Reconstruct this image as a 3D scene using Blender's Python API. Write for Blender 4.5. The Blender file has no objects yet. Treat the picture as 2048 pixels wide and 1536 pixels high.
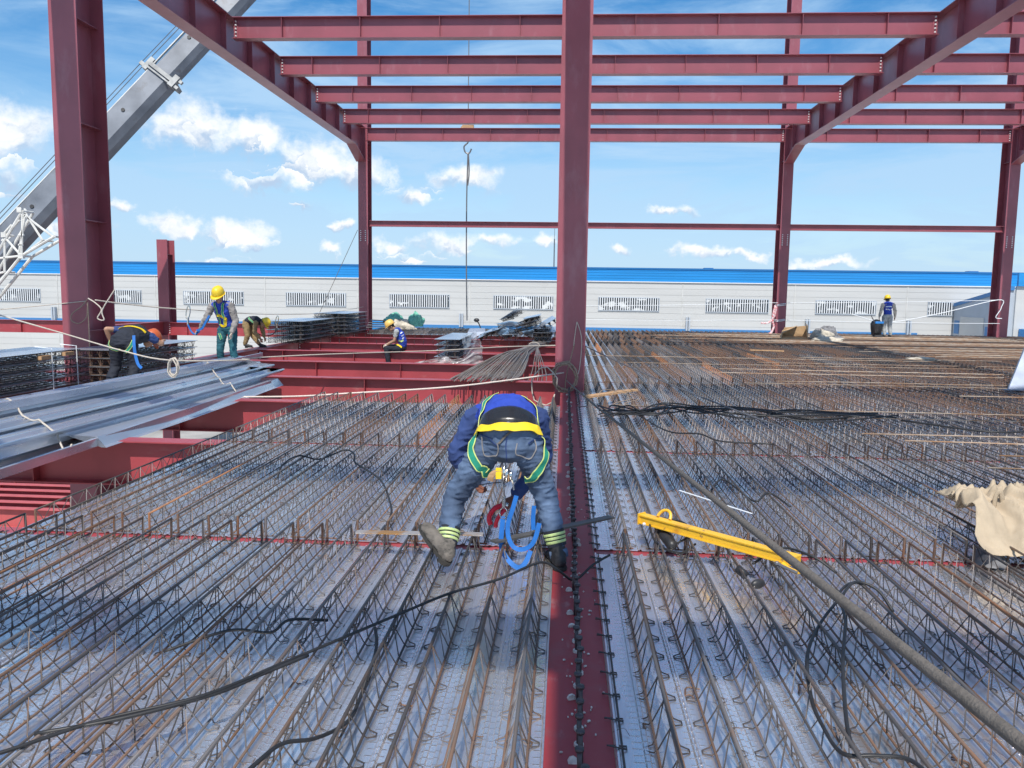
import bpy, bmesh, math, random
from mathutils import Vector, Matrix, noise
from mathutils.bvhtree import BVHTree
V = Vector
R = math.radians
random.seed(7)
SC = bpy.context.scene
COL = SC.collection
ORD = ['first','second','third','fourth','fifth','sixth','seventh','eighth','ninth','tenth','eleventh','twelfth','thirteenth','fourteenth','fifteenth','sixteenth','seventeenth','eighteenth','nineteenth','twentieth','twenty-first','twenty-second','twenty-third','twenty-fourth','twenty-fifth','twenty-sixth','twenty-seventh','twenty-eighth','twenty-ninth','thirtieth','thirty-first','thirty-second','thirty-third','thirty-fourth','thirty-fifth','thirty-sixth']

# ------------------------------------------------------------------ materials
def mat(name, col, rough=0.5, metal=0.0, var=0.0, scale=6.0, col2=None, stretch=(1,1,1), bump=0.0, bscale=40.0,
        objvar=0.0, spec=0.5, lo=0.4, hi=0.65, alpha=1.0, rvar=0.0, detail=5.0, coat=0.0, wear=None):
    m = bpy.data.materials.new(name); m.use_nodes = True
    nt = m.node_tree; N = nt.nodes; L = nt.links
    p = N['Principled BSDF']
    p.inputs['Roughness'].default_value = rough; p.inputs['Metallic'].default_value = metal
    p.inputs['Specular IOR Level'].default_value = spec
    tc = N.new('ShaderNodeTexCoord'); mp = N.new('ShaderNodeMapping'); mp.inputs['Scale'].default_value = stretch
    L.new(tc.outputs['Object'], mp.inputs['Vector'])
    oi = N.new('ShaderNodeObjectInfo')
    addv = N.new('ShaderNodeVectorMath'); addv.operation = 'ADD'
    sc = N.new('ShaderNodeMath'); sc.operation = 'MULTIPLY'; sc.inputs[1].default_value = 37.0
    L.new(oi.outputs['Random'], sc.inputs[0]); L.new(mp.outputs['Vector'], addv.inputs[0]); L.new(sc.outputs[0], addv.inputs[1])
    n = N.new('ShaderNodeTexNoise'); n.inputs['Scale'].default_value = scale; n.inputs['Detail'].default_value = detail
    L.new(addv.outputs[0], n.inputs['Vector'])
    mr = N.new('ShaderNodeMapRange'); mr.inputs['From Min'].default_value = lo; mr.inputs['From Max'].default_value = hi
    L.new(n.outputs['Fac'], mr.inputs['Value'])
    mx = N.new('ShaderNodeMix'); mx.data_type = 'RGBA'
    c2 = col2 if col2 else tuple(c*(1-var) for c in col)
    mx.inputs['A'].default_value = (*col, 1); mx.inputs['B'].default_value = (*c2, 1)
    L.new(mr.outputs['Result'], mx.inputs['Factor'])
    out = mx.outputs['Result']
    if objvar:
        hs = N.new('ShaderNodeHueSaturation'); r = N.new('ShaderNodeMapRange')
        r.inputs['To Min'].default_value = 1-objvar; r.inputs['To Max'].default_value = 1+objvar
        L.new(oi.outputs['Random'], r.inputs['Value']); L.new(r.outputs['Result'], hs.inputs['Value']); L.new(out, hs.inputs['Color'])
        out = hs.outputs['Color']
    if wear:                                         # worn or dusty patches and streaks: (colour, scale, stretch, from, to)
        wc, ws, wst, wlo, whi = wear
        mp3 = N.new('ShaderNodeMapping'); mp3.inputs['Scale'].default_value = wst; gp = N.new('ShaderNodeNewGeometry'); L.new(gp.outputs['Position'], mp3.inputs['Vector'])
        n3 = N.new('ShaderNodeTexNoise'); n3.inputs['Scale'].default_value = ws; n3.inputs['Detail'].default_value = 9; n3.inputs['Roughness'].default_value = 0.68; L.new(mp3.outputs[0], n3.inputs['Vector'])
        r3 = N.new('ShaderNodeMapRange'); r3.inputs['From Min'].default_value = wlo; r3.inputs['From Max'].default_value = whi; L.new(n3.outputs['Fac'], r3.inputs['Value'])
        m3 = N.new('ShaderNodeMix'); m3.data_type = 'RGBA'; L.new(r3.outputs['Result'], m3.inputs['Factor']); L.new(out, m3.inputs['A']); m3.inputs['B'].default_value = (*wc, 1); out = m3.outputs['Result']
    L.new(out, p.inputs['Base Color'])
    if rvar:
        rr = N.new('ShaderNodeMapRange'); rr.inputs['To Min'].default_value = max(0.03, rough-rvar); rr.inputs['To Max'].default_value = rough+rvar
        L.new(n.outputs['Fac'], rr.inputs['Value']); L.new(rr.outputs['Result'], p.inputs['Roughness'])
    if bump:
        b = N.new('ShaderNodeBump'); b.inputs['Strength'].default_value = bump; b.inputs['Distance'].default_value = 0.01
        n2 = N.new('ShaderNodeTexNoise'); n2.inputs['Scale'].default_value = bscale; n2.inputs['Detail'].default_value = 4
        L.new(mp.outputs['Vector'], n2.inputs['Vector']); L.new(n2.outputs['Fac'], b.inputs['Height']); L.new(b.outputs['Normal'], p.inputs['Normal'])
    if coat: p.inputs['Coat Weight'].default_value = coat; p.inputs['Coat Roughness'].default_value = 0.3
    if alpha < 1: p.inputs['Alpha'].default_value = alpha
    return m

M = {}
M['primer'] = mat('red_primer', (0.30,0.078,0.102), 0.40, 0, 0.16, 1.3, stretch=(1,1,1), bump=0.04, bscale=18, rvar=0.08, coat=0.4, wear=((0.36,0.17,0.2), 2.2, (1,1,0.35), 0.56, 0.85))  # columns and upper steel: pinker than the floor primer, haze tint mixed into the colour
M['primer2'] = mat('red_primer_floor', (0.37,0.055,0.068), 0.45, 0, 0.2, 1.6, bump=0.05, bscale=25, rvar=0.1, coat=0.2, wear=((0.38,0.17,0.16), 2.6, (0.6,1,1.5), 0.57, 0.85))
M['girder'] = mat('red_primer_dusty', (0.34,0.043,0.052), 0.5, 0, 0.0, 7, col2=(0.29,0.075,0.08), bump=0.05, bscale=60, lo=0.5, hi=0.8, wear=((0.42,0.27,0.26), 9, (1,0.4,1), 0.58, 0.8))
M['pinkbeam'] = mat('red_primer_faded', (0.5,0.1,0.1), 0.5, 0, 0.15, 3)
M['bolt'] = mat('zinc_bolt', (0.85,0.85,0.85), 0.4, 0.2, 0.2, 40)
M['ferrule'] = mat('ceramic_ferrule', (0.72,0.66,0.6), 0.8, 0, 0.3, 50)
M['stud'] = mat('stud_steel', (0.10,0.085,0.09), 0.5, 0.6, 0.3, 30)
M['tA'] = mat('truss_grey_steel', (0.15,0.14,0.14), 0.5, 0.4, 0, 9, col2=(0.20,0.115,0.07), stretch=(1,0.6,1), objvar=0.3, lo=0.52, hi=0.75)
M['tB'] = mat('truss_brown_rust', (0.15,0.10,0.075), 0.65, 0.2, 0, 9, col2=(0.21,0.10,0.052), stretch=(1,0.6,1), objvar=0.2, lo=0.42, hi=0.75)
M['tC'] = mat('truss_orange_rust', (0.42,0.19,0.085), 0.75, 0.1, 0, 12, col2=(0.22,0.12,0.08), stretch=(1,0.7,1), objvar=0.3, lo=0.42, hi=0.7)
M['tD'] = mat('truss_dark_steel', (0.07,0.065,0.065), 0.5, 0.4, 0, 9, col2=(0.14,0.09,0.065), stretch=(1,0.6,1), objvar=0.3, lo=0.5, hi=0.75)
M['rebar'] = mat('rebar_dusty', (0.42,0.35,0.28), 0.7, 0.2, 0, 8, col2=(0.30,0.17,0.09), stretch=(0.6,1,1), objvar=0.25)
M['rebardark'] = mat('rebar_dark', (0.24,0.225,0.215), 0.55, 0.3, 0, 8, col2=(0.2,0.14,0.1), objvar=0.4)
M['galv'] = mat('galvanised_flashing', (0.74,0.77,0.82), 0.28, 0.75, 0, 2.2, col2=(0.55,0.59,0.66), stretch=(1,0.25,1), bump=0.05, bscale=9, rvar=0.12, objvar=0.1)
M['conc'] = mat('concrete_ground', (0.38,0.36,0.33), 0.9, 0, 0.35, 0.4, bump=0.2, bscale=5)
M['white_panel'] = mat('white_wall_panel', (0.56,0.56,0.545), 0.45, 0, 0.08, 0.5, stretch=(0.3,1,2), wear=((0.42,0.41,0.39), 0.5, (1,1,0.3), 0.58, 0.9))
M['white_trim'] = mat('white_trim', (0.8,0.8,0.8), 0.5)
M['blue_band'] = mat('blue_fascia', (0.02,0.27,0.66), 0.4, 0, 0.12, 0.6, stretch=(0.3,1,3))
M['blue_dark'] = mat('blue_fascia_edge', (0.02,0.15,0.38), 0.4)
M['annex'] = mat('grey_annex_panel', (0.42,0.47,0.53), 0.5, 0, 0.08, 1)
M['blue_trim'] = mat('blue_annex_trim', (0.05,0.2,0.45), 0.45)
M['pane'] = mat('window_glass', (0.025,0.033,0.04), 0.12, 0, 0, 1.3, col2=(0.55,0.57,0.57), lo=0.55, hi=0.60, stretch=(1,1,1.6), objvar=0.3)
M['bars'] = mat('white_window_bar', (0.72,0.74,0.76), 0.5)
M['boom'] = mat('weathered_boom_paint', (0.19,0.21,0.245), 0.45, 0.1, 0, 1.1, col2=(0.10,0.115,0.14), stretch=(1,1,1), lo=0.35, hi=0.7, bump=0.05, bscale=3, wear=((0.10,0.09,0.085), 1.2, (1,1,1), 0.56, 0.75))
M['boom_light'] = mat('boom_edge_paint', (0.62,0.62,0.6), 0.5, 0, 0.2, 2)
M['collar'] = mat('grey_collar_paint', (0.33,0.34,0.34), 0.5, 0.2, 0.4, 3)
M['dullsheet'] = mat('dull_bluish_sheet', (0.27,0.31,0.40), 0.4, 0.5, 0.3, 3)
M['lattice'] = mat('white_lattice_paint', (0.75,0.74,0.7), 0.5, 0, 0.25, 3)
M['cable'] = mat('black_rubber', (0.022,0.022,0.024), 0.5, 0, 0.3, 20)
M['steelwire'] = mat('steel_wire', (0.2,0.2,0.21), 0.45, 0.6)
M['rope'] = mat('white_rope', (0.56,0.50,0.43), 0.85, 0, 0.25, 60)
M['rope_pink'] = mat('pale_lifeline', (0.72,0.62,0.55), 0.8, 0, 0.15, 40)
M['rope_grey'] = mat('grey_rope', (0.15,0.132,0.115), 0.9, 0, 0.25, 90, bump=0.4, bscale=300)
M['rope_tan'] = mat('tan_rope', (0.36,0.27,0.2), 0.9, 0, 0.3, 60)
M['wood'] = mat('weathered_wood', (0.52,0.32,0.17), 0.8, 0, 0, 8, col2=(0.34,0.2,0.1), stretch=(0.5,6,6), bump=0.1)
M['yellow'] = mat('yellow_paint', (0.80,0.46,0.03), 0.45, 0, 0, 7, col2=(0.55,0.26,0.03), lo=0.55, hi=0.75, bump=0.06, wear=((0.22,0.13,0.07), 16, (1,1,1), 0.60, 0.70))
M['flat'] = mat('mill_flat_bar', (0.52,0.47,0.43), 0.4, 0.6, 0, 6, col2=(0.5,0.26,0.08), lo=0.52, hi=0.64)
M['darkflat'] = mat('dark_flat_bar', (0.13,0.125,0.12), 0.5, 0.4, 0.3, 8)
M['sack'] = mat('cream_woven_sack', (0.47,0.38,0.27), 0.9, 0, 0.18, 7, bump=0.25, bscale=160)
M['card'] = mat('brown_cardboard', (0.5,0.33,0.18), 0.85, 0, 0.2, 6)
M['rag'] = mat('pale_rag', (0.6,0.54,0.44), 0.95, 0, 0.35, 9)
M['greyrag'] = mat('grey_rag', (0.23,0.23,0.24), 0.95, 0, 0.35, 9)
M['net'] = mat('green_net_bag', (0.2,0.55,0.42), 0.85, 0, 0.4, 25, bump=0.5, bscale=50)
M['plastic'] = mat('clear_plastic_film', (0.75,0.76,0.77), 0.12, 0, 0.2, 9, alpha=0.42, bump=0.6, bscale=14)
M['blacktool'] = mat('black_tool_plastic', (0.03,0.03,0.033), 0.45, 0, 0.3, 20)
M['blueplastic'] = mat('blue_plastic', (0.03,0.22,0.6), 0.5, 0, 0.1)
M['hose'] = mat('white_wire', (0.75,0.78,0.8), 0.5)
M['tape'] = mat('red_white_tape', (0.75,0.62,0.62), 0.6, 0, 0, 22, col2=(0.6,0.1,0.12))
# people
M['skin'] = mat('skin', (0.42,0.235,0.15), 0.55, 0, 0.15, 14)
M['skin_dark'] = mat('skin_dark_tan', (0.30,0.13,0.08), 0.55, 0, 0.15, 14)  # deeper tan skin tone, also used for mouths
M['hair'] = mat('black_hair', (0.012,0.011,0.011), 0.5)
M['jeans'] = mat('blue_denim', (0.115,0.175,0.285), 0.9, 0, 0, 5, col2=(0.035,0.055,0.10), lo=0.36, hi=0.62, bump=0.25, bscale=420)
M['navy'] = mat('navy_cloth', (0.03,0.06,0.19), 0.85, 0, 0.3, 6, bump=0.15, bscale=200)
M['royal'] = mat('royal_blue_cloth', (0.022,0.062,0.42), 0.8, 0, 0.25, 5, bump=0.15, bscale=200)
M['blackcloth'] = mat('black_cloth', (0.018,0.022,0.035), 0.85, 0, 0.3, 6)
M['leather'] = mat('black_leather', (0.02,0.02,0.022), 0.25, 0, 0.2, 8)
M['green_strap'] = mat('green_webbing', (0.015,0.27,0.17), 0.7, 0, 0.15, 30)
M['yellow_edge'] = mat('yellow_webbing_edge', (0.62,0.7,0.22), 0.7)
M['yellow_belt'] = mat('yellow_webbing', (0.85,0.6,0.015), 0.65, 0, 0.12, 12)
M['blue_strap'] = mat('blue_webbing', (0.010,0.14,0.48), 0.65, 0, 0.15, 15)
M['lime'] = mat('reflective_lime', (0.5,0.62,0.25), 0.5, 0, 0.2, 20)
M['bootgrey'] = mat('dusty_boot', (0.17,0.15,0.13), 0.9, 0, 0.35, 14, bump=0.3, bscale=60, wear=((0.05,0.045,0.04), 14, (1,1,2.5), 0.5, 0.66))
M['bootblack'] = mat('black_boot', (0.03,0.03,0.034), 0.6, 0, 0.4, 14, bump=0.2, bscale=60)
M['sole'] = mat('rubber_sole', (0.035,0.033,0.03), 0.85)
M['helm_y'] = mat('yellow_helmet', (0.78,0.55,0.03), 0.42, 0, 0.06, wear=((0.45,0.34,0.12), 14, (1,1,1), 0.56, 0.8))
M['helm_o'] = mat('faded_yellow_helmet', (0.78,0.5,0.13), 0.4, 0, 0.1)
M['helm_r'] = mat('orange_red_helmet', (0.52,0.11,0.035), 0.4, 0, 0.1)
M['greysleeve'] = mat('grey_shirt', (0.30,0.28,0.27), 0.9, 0, 0.4, 9)
M['lightgrey'] = mat('light_grey_cloth', (0.40,0.42,0.42), 0.9, 0, 0.35, 7)
M['teal'] = mat('teal_trousers', (0.02,0.115,0.15), 0.85, 0, 0.3, 5)
M['khaki'] = mat('khaki_cloth', (0.33,0.23,0.11), 0.9, 0, 0.4, 7)
M['glove'] = mat('pale_glove', (0.62,0.5,0.4), 0.85, 0, 0.2, 12)
M['brownglove'] = mat('brown_glove', (0.24,0.09,0.055), 0.85, 0, 0.35, 20)
M['red'] = mat('red_rubber', (0.7,0.02,0.05), 0.5)
M['chrome'] = mat('chrome_steel', (0.75,0.72,0.66), 0.18, 1.0)
M['white_print'] = mat('white_print', (0.75,0.77,0.8), 0.6)
M['eye'] = mat('dark_eye', (0.01,0.008,0.007), 0.2)

def deck_material():                                # galvanised deck: spangle, embossed cross dashes
    m = mat('galvanised_deck', (0.97,0.94,0.94), 0.27, 0.89, 0, 5.0, col2=(0.78,0.77,0.80), stretch=(2.2,0.22,1), rvar=0.2, objvar=0.08)
    nt = m.node_tree; N = nt.nodes; L = nt.links; p = N['Principled BSDF']
    tc = N.new('ShaderNodeTexCoord'); sx = N.new('ShaderNodeSeparateXYZ'); L.new(tc.outputs['Object'], sx.inputs[0])
    def mth(op, a, b=None, c=None):
        n = N.new('ShaderNodeMath'); n.operation = op
        for i, v in enumerate((a, b, c)):
            if v is None: continue
            if isinstance(v, (int, float)): n.inputs[i].default_value = v
            else: L.new(v, n.inputs[i])
        return n.outputs[0]
    wy = mth('PINGPONG', mth('MULTIPLY', sx.outputs['Y'], 1/0.045), 0.5)      # dashes every 26 mm along the panel
    dash = mth('SMOOTH_MAX', mth('SUBTRACT', wy, 0.385), 0.0, 0.02)
    px = mth('PINGPONG', mth('ADD', sx.outputs['X'], 0.0), 0.1033)           # 0 midway between trusses
    mk = N.new('ShaderNodeMapRange'); mk.inputs['From Min'].default_value = 0.040; mk.inputs['From Max'].default_value = 0.034; L.new(px, mk.inputs['Value']); mask = mk.outputs['Result']
    h = mth('MULTIPLY', dash, mask)
    st = N.new('ShaderNodeTexNoise'); st.inputs['Scale'].default_value = 1.1; st.inputs['Detail'].default_value = 6; st.inputs['Distortion'].default_value = 0.4
    geo = N.new('ShaderNodeNewGeometry'); L.new(geo.outputs['Position'], st.inputs['Vector'])
    sr = N.new('ShaderNodeMapRange'); sr.inputs['From Min'].default_value = 0.60; sr.inputs['From Max'].default_value = 0.72; L.new(st.outputs['Fac'], sr.inputs['Value'])
    old = p.inputs['Base Color'].links[0].from_socket
    sm = N.new('ShaderNodeMix'); sm.data_type = 'RGBA'; L.new(sr.outputs['Result'], sm.inputs['Factor']); L.new(old, sm.inputs['A']); sm.inputs['B'].default_value = (0.60,0.47,0.36,1)
    L.new(sm.outputs['Result'], p.inputs['Base Color'])
    b = N.new('ShaderNodeBump'); b.inputs['Strength'].default_value = 0.85; b.inputs['Distance'].default_value = 0.022
    L.new(h, b.inputs['Height'])
    n2 = N.new('ShaderNodeTexNoise'); n2.inputs['Scale'].default_value = 7; L.new(tc.outputs['Object'], n2.inputs['Vector'])
    b2 = N.new('ShaderNodeBump'); b2.inputs['Strength'].default_value = 0.12; b2.inputs['Distance'].default_value = 0.03
    L.new(n2.outputs['Fac'], b2.inputs['Height']); L.new(b.outputs['Normal'], b2.inputs['Normal'])
    L.new(b2.outputs['Normal'], p.inputs['Normal'])
    return m
M['deck'] = deck_material()

# ------------------------------------------------------------------ mesh builder
class MB:
    def __init__(s): s.v = []; s.f = []; s.m = []
    def add(s, vs, fs, mi=0):
        o = len(s.v); s.v += [V(p) for p in vs]
        for f in fs: s.f.append([o+i for i in f]); s.m.append(mi)
        return s
    def box(s, a, b, mi=0, mx=None):
        x0,y0,z0 = a; x1,y1,z1 = b
        vs = [V(p) for p in ((x0,y0,z0),(x1,y0,z0),(x1,y1,z0),(x0,y1,z0),(x0,y0,z1),(x1,y0,z1),(x1,y1,z1),(x0,y1,z1))]
        if mx is not None: vs = [mx @ p for p in vs]
        return s.add(vs, [(3,2,1,0),(4,5,6,7),(0,1,5,4),(1,2,6,5),(2,3,7,6),(3,0,4,7)], mi)
    def tube(s, pts, r, n=6, mi=0, closed=False, side=None, caps=True):
        pts = [V(p) for p in pts]; k = len(pts)
        rs = r if isinstance(r, (list, tuple)) else [r]*k
        rs = [q if isinstance(q, tuple) else (q, q) for q in rs]
        u = None; o = len(s.v)
        for i, p in enumerate(pts):
            if closed: t = pts[(i+1) % k]-pts[i-1]
            else: t = pts[min(i+1,k-1)]-pts[max(i-1,0)]
            if t.length < 1e-9: t = V((0,0,1))
            t.normalize()
            ref = V(side) if side is not None else (u if u is not None else (V((0,0,1)) if abs(t.z) < 0.9 else V((1,0,0))))
            uu = ref - t*ref.dot(t)
            if uu.length < 1e-4: uu = V((1,0,0)) - t*t.x
            if uu.length < 1e-4: uu = V((0,1,0)) - t*t.y
            u = uu.normalized(); w = t.cross(u)
            for j in range(n):
                a = 2*math.pi*j/n
                s.v.append(p + u*(math.cos(a)*rs[i][0]) + w*(math.sin(a)*rs[i][1]))
        for i in range(k if closed else k-1):
            for j in range(n):
                a = o+i*n+j; b = o+i*n+(j+1) % n; c = o+((i+1) % k)*n+(j+1) % n; d = o+((i+1) % k)*n+j
                s.f.append([a,b,c,d]); s.m.append(mi)
        if caps and not closed:
            s.f.append([o+j for j in range(n-1,-1,-1)]); s.m.append(mi)
            s.f.append([o+(k-1)*n+j for j in range(n)]); s.m.append(mi)
        return s
    def loft(s, pts, rs, side, n=18, mi=0):                     # rounded-end body loft
        pts = [V(p) for p in pts]; rs = [q if isinstance(q, tuple) else (q,q) for q in rs]
        d0 = (pts[0]-pts[1]).normalized(); d1 = (pts[-1]-pts[-2]).normalized()
        m0 = min(rs[0]); m1 = min(rs[-1])
        P = [pts[0]+d0*m0*0.75, pts[0]+d0*m0*0.45] + pts + [pts[-1]+d1*m1*0.45, pts[-1]+d1*m1*0.75]
        sc = lambda q, k: (q[0]*k, q[1]*k)
        Q = [sc(rs[0],0.3), sc(rs[0],0.75)] + rs + [sc(rs[-1],0.75), sc(rs[-1],0.3)]
        return s.tube(P, Q, n, mi, side=side)
    def ell(s, c, r, mx=None, nu=16, nv=10, mi=0):
        c = V(c); o = len(s.v); r = r if isinstance(r, tuple) else (r,r,r)
        for i in range(nv+1):
            t = math.pi*i/nv
            for j in range(nu):
                a = 2*math.pi*j/nu
                p = V((r[0]*math.sin(t)*math.cos(a), r[1]*math.sin(t)*math.sin(a), r[2]*math.cos(t)))
                s.v.append(c + (mx @ p if mx is not None else p))
        for i in range(nv):
            for j in range(nu):
                s.f.append([o+i*nu+j, o+(i+1)*nu+j, o+(i+1)*nu+(j+1)%nu, o+i*nu+(j+1)%nu]); s.m.append(mi)
        return s
    def extrude(s, prof, a0, a1, axis='Y', mi=0, closed=True):  # profile (p,q) swept along an axis
        def P(p, t): return {'Y': (p[0], t, p[1]), 'X': (t, p[0], p[1]), 'Z': (p[0], p[1], t)}[axis]
        n = len(prof); o = len(s.v)
        s.v += [V(P(p, a0)) for p in prof] + [V(P(p, a1)) for p in prof]
        for i in range(n if closed else n-1):
            j = (i+1) % n; s.f.append([o+i, o+j, o+n+j, o+n+i]); s.m.append(mi)
        if closed:
            s.f.append([o+i for i in range(n)][::-1]); s.m.append(mi); s.f.append([o+n+i for i in range(n)]); s.m.append(mi)
        return s
    def mesh(s, name, mats, smooth=False, off=(0,0,0)):
        me = bpy.data.meshes.new(name)
        o = V(off)
        me.from_pydata([tuple(p-o) for p in s.v], [], s.f)
        if not isinstance(mats, (list, tuple)): mats = [mats]
        for q in mats: me.materials.append(q)
        me.polygons.foreach_set('material_index', s.m)
        if smooth: me.polygons.foreach_set('use_smooth', [True]*len(me.polygons))
        bm = bmesh.new(); bm.from_mesh(me); bmesh.ops.recalc_face_normals(bm, faces=bm.faces); bm.to_mesh(me); bm.free()
        me.update(); return me
    def build(s, name, mats, parent=None, smooth=False, off=None):
        if off is None: off = root_loc(parent) if parent else (0,0,0)
        return link(name, s.mesh(name, mats, smooth, off), parent)

def link(name, me, parent=None):
    o = bpy.data.objects.new(name, me); COL.objects.link(o)
    if parent: o.parent = parent
    return o
def root_loc(p):
    while p.parent: p = p.parent
    return p.location
def tag(o, label, cat, group=None):
    o['label'] = label; o['category'] = cat
    if group: o['group'] = group
    return o
def thing(name, label, cat, loc=(0,0,0), group=None):
    o = bpy.data.objects.new(name, None); COL.objects.link(o); o.location = loc; o.empty_display_size = 0.2
    return tag(o, label, cat, group)
def solo(name, mb, mats, label, cat, group=None, smooth=False):     # a thing that is one mesh; origin moved to its base
    c = sum(mb.v, V())/len(mb.v); c.z = min(p.z for p in mb.v)
    o = mb.build(name, mats, None, smooth, off=c); o.location = c
    return tag(o, label, cat, group)
def dup(o, parent=None):
    c = o.copy(); COL.objects.link(c)
    if parent: c.parent = parent
    for ch in list(o.children): dup(ch, c)
    return c
def crom(pts, k=6):
    pts = [V(p) for p in pts]; P = [2*pts[0]-pts[1]] + pts + [2*pts[-1]-pts[-2]]; out = []
    for i in range(1, len(P)-2):
        a,b,c,d = P[i-1:i+3]
        for j in range(k):
            t = j/k
            out.append(0.5*((2*b)+(c-a)*t+(2*a-5*b+4*c-d)*t*t+(3*b-a-3*c+d)*t*t*t))
    return out + [pts[-1]]
def cable(name, pts, r, m, label, cat='cable', group=None, k=6, n=6):
    return solo(name, MB().tube(crom(pts, k), r, n), M[m], label, cat, group, True)

# ------------------------------------------------------------------ setting
g = MB().box((-400,-120,-6.3),(400,700,-6.0)).build('ground', M['conc']); g['kind'] = 'structure'

# I-section helpers -------------------------------------------------
def iprof(w, h, tf=0.014, tw=0.010, top=0.0):
    a = w/2; b = tw/2
    return [(-a,top),(a,top),(a,top-tf),(b,top-tf),(b,top-h+tf),(a,top-h+tf),(a,top-h),(-a,top-h),(-a,top-h+tf),(-b,top-h+tf),(-b,top-tf),(-a,top-tf)]
BOLT = MB().tube([(0,0,0),(0,-0.026,0)], 0.024, 6).tube([(0,-0.026,0),(0,-0.04,0)], 0.011, 6).mesh('bolt', M['bolt'])
def bolts(parent, x, y, zs):
    for z in zs:
        b = link('bolt', BOLT, parent); b.location = V((x,y,z)) - root_loc(parent)
def xbeam(name, label, x0, x1, y, ztop, w, h, m, st=None, group=None, cat='beam', bolt_ends=(1,1), pitch=2.05, first=1.2):
    t = thing(name, label, cat, (x0, y, ztop-h), group)
    MB().extrude([(p[0]+y, p[1]) for p in iprof(w,h,top=ztop)], x0, x1, 'X').build('i_section', m, t)
    x = x0 + (st if st is not None else first)
    while x < x1-0.3:
        MB().box((x-0.005, y-w/2+0.012, ztop-h+0.0145),(x+0.005, y-0.0055, ztop-0.0145)).build('stiffener', m, t); x += pitch
    for e, (xx, sg) in enumerate(((x0,1),(x1,-1))):
        if bolt_ends[e]:
            pl = MB().box((min(xx,xx+sg*0.12), y-0.017, ztop-h+0.03),(max(xx,xx+sg*0.12), y-0.0055, ztop-0.03)).build('end_plate', m, t)
            bolts(pl, xx+sg*0.06, y-0.017, [ztop-h*(0.16+0.17*i) for i in range(5)])
    return t

LX = {'l2': -18.0, 'l': -8.95, 'c': 0.085, 'r': 9.2, 'r2': 18.35}
LN = {'l2': 'far left', 'l': 'left', 'c': 'centre', 'r': 'right', 'r2': 'far right'}
# floor girders along the depth
def ygirder(label, x, y0, y1, w, h, m, name='floor_girder', zt=0.0):
    t = thing(name, label, 'girder', (x, y0, zt-h))
    MB().extrude([(p[0]+x, p[1]) for p in iprof(w,h,0.02,0.012,zt)], y0, y1, 'Y').build('i_section', m, t)
    return t
gc = ygirder('dark red floor girder under the centre column with a line of studs on top', 0.085, -1.2, 36.0, 0.27, 0.7, M['girder'])
ygirder('red floor girder under the left columns with open bays on both sides', -8.95, 7.0, 36.0, 0.40, 0.7, M['primer2'])
ygirder('red floor girder under the rusty deck, below the right rear column', 9.2, 4.0, 36.0, 0.27, 0.7, M['primer2'])
ygirder('red floor girder under the rusty deck at the far right column', 18.35, 12.0, 36.0, 0.27, 0.7, M['primer2'])
ygirder('red girder end running to the short stub column behind the stacks', -18.0, 30.6, 36.0, 0.42, 0.62, M['primer2'], zt=0.22)
# shear studs: parts of the centre girder
STUD = MB().tube([(0,0,0),(0,0,0.115)], 0.0095, 8).tube([(0,0,0.115),(0,0,0.128)], 0.0165, 8).mesh('stud', M['stud'], True)
FER = MB().tube([(0,0,0.001),(0,0,0.014)], 0.019, 8).mesh('ferrule', M['ferrule'])
yy = 2.35; i = 0
while yy < 14.0 and i < 99:
    s = link('shear_stud', STUD, gc); s.location = V((0.092+random.uniform(-.008,.008), yy, 0)) - gc.location; s.rotation_euler = (random.uniform(-.05,.05), random.uniform(-.05,.05), 0)
    if random.random() < 0.75:
        f = link('ferrule', FER, s)
        if random.random() < 0.35: f.location = (random.choice((-.03,.03)), random.uniform(-.04,.04), 0.006); f.rotation_euler = (1.3, random.random()*3, 0)
    yy += random.uniform(0.108,0.125); i += 1
fb = MB()
for _ in range(70):
    c = V((random.gauss(0.10,0.05), random.choice((3.15,3.6,4.3,4.8,5.5,6.3))+random.gauss(0,0.16), 0.005)); c.x = min(max(c.x,-0.02),0.2)
    fb.ell(c, (random.uniform(.003,.009), random.uniform(.003,.009), 0.005), nu=5, nv=3)
fb = fb.build('ferrule_chips', M['ferrule']); fb['kind'] = 'stuff'
tag(fb, 'white ceramic chips scattered on the dark red girder', 'chips')

# floor secondary beams
YB = [1.75+3.5*k for k in range(11)]
SB = MB().tube([(0,0,0),(0,0,0.12)], 0.01, 6).tube([(0,0,0.12),(0,0,0.132)], 0.017, 6).mesh('shear_stud', M['stud'])
for k, y in enumerate(YB[1:10]):
    t = xbeam('floor_beam', f'red floor beam of the open left bay, {ORD[k]} counting back from the camera', -8.75, -0.055, y, 0.0, 0.26, 0.5, M['primer2'], group='floor beams left of the centre girder', st=0.75, bolt_ends=(1,1))
    if k >= 6:
        for j in range(26): s = link('shear_stud', SB, t); s.location = V((-8.3+0.31*j, y, 0))-t.location
xbeam('floor_beam', 'long red edge beam of the left bay at the far side, in front of the warehouse', -8.75, -0.055, 35.5, 0.0, 0.26, 0.5, M['primer2'], group='floor beams left of the centre girder')
for k, y in enumerate(YB[0:10]+[35.5]):
    xbeam('floor_beam', f'red floor beam showing between deck panels on the right, {ORD[k]} row back', 0.225, 9.06, y, 0.0, 0.26, 0.5, M['primer2'], group='floor beams under the right deck', bolt_ends=(0,0))
    if y > 11: xbeam('floor_beam', f'red floor beam under the far right rusty deck, {ORD[k]} row back', 9.34, 18.2, y, 0.0, 0.26, 0.5, M['primer2'], group='floor beams under the right deck', bolt_ends=(0,0))
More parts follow.
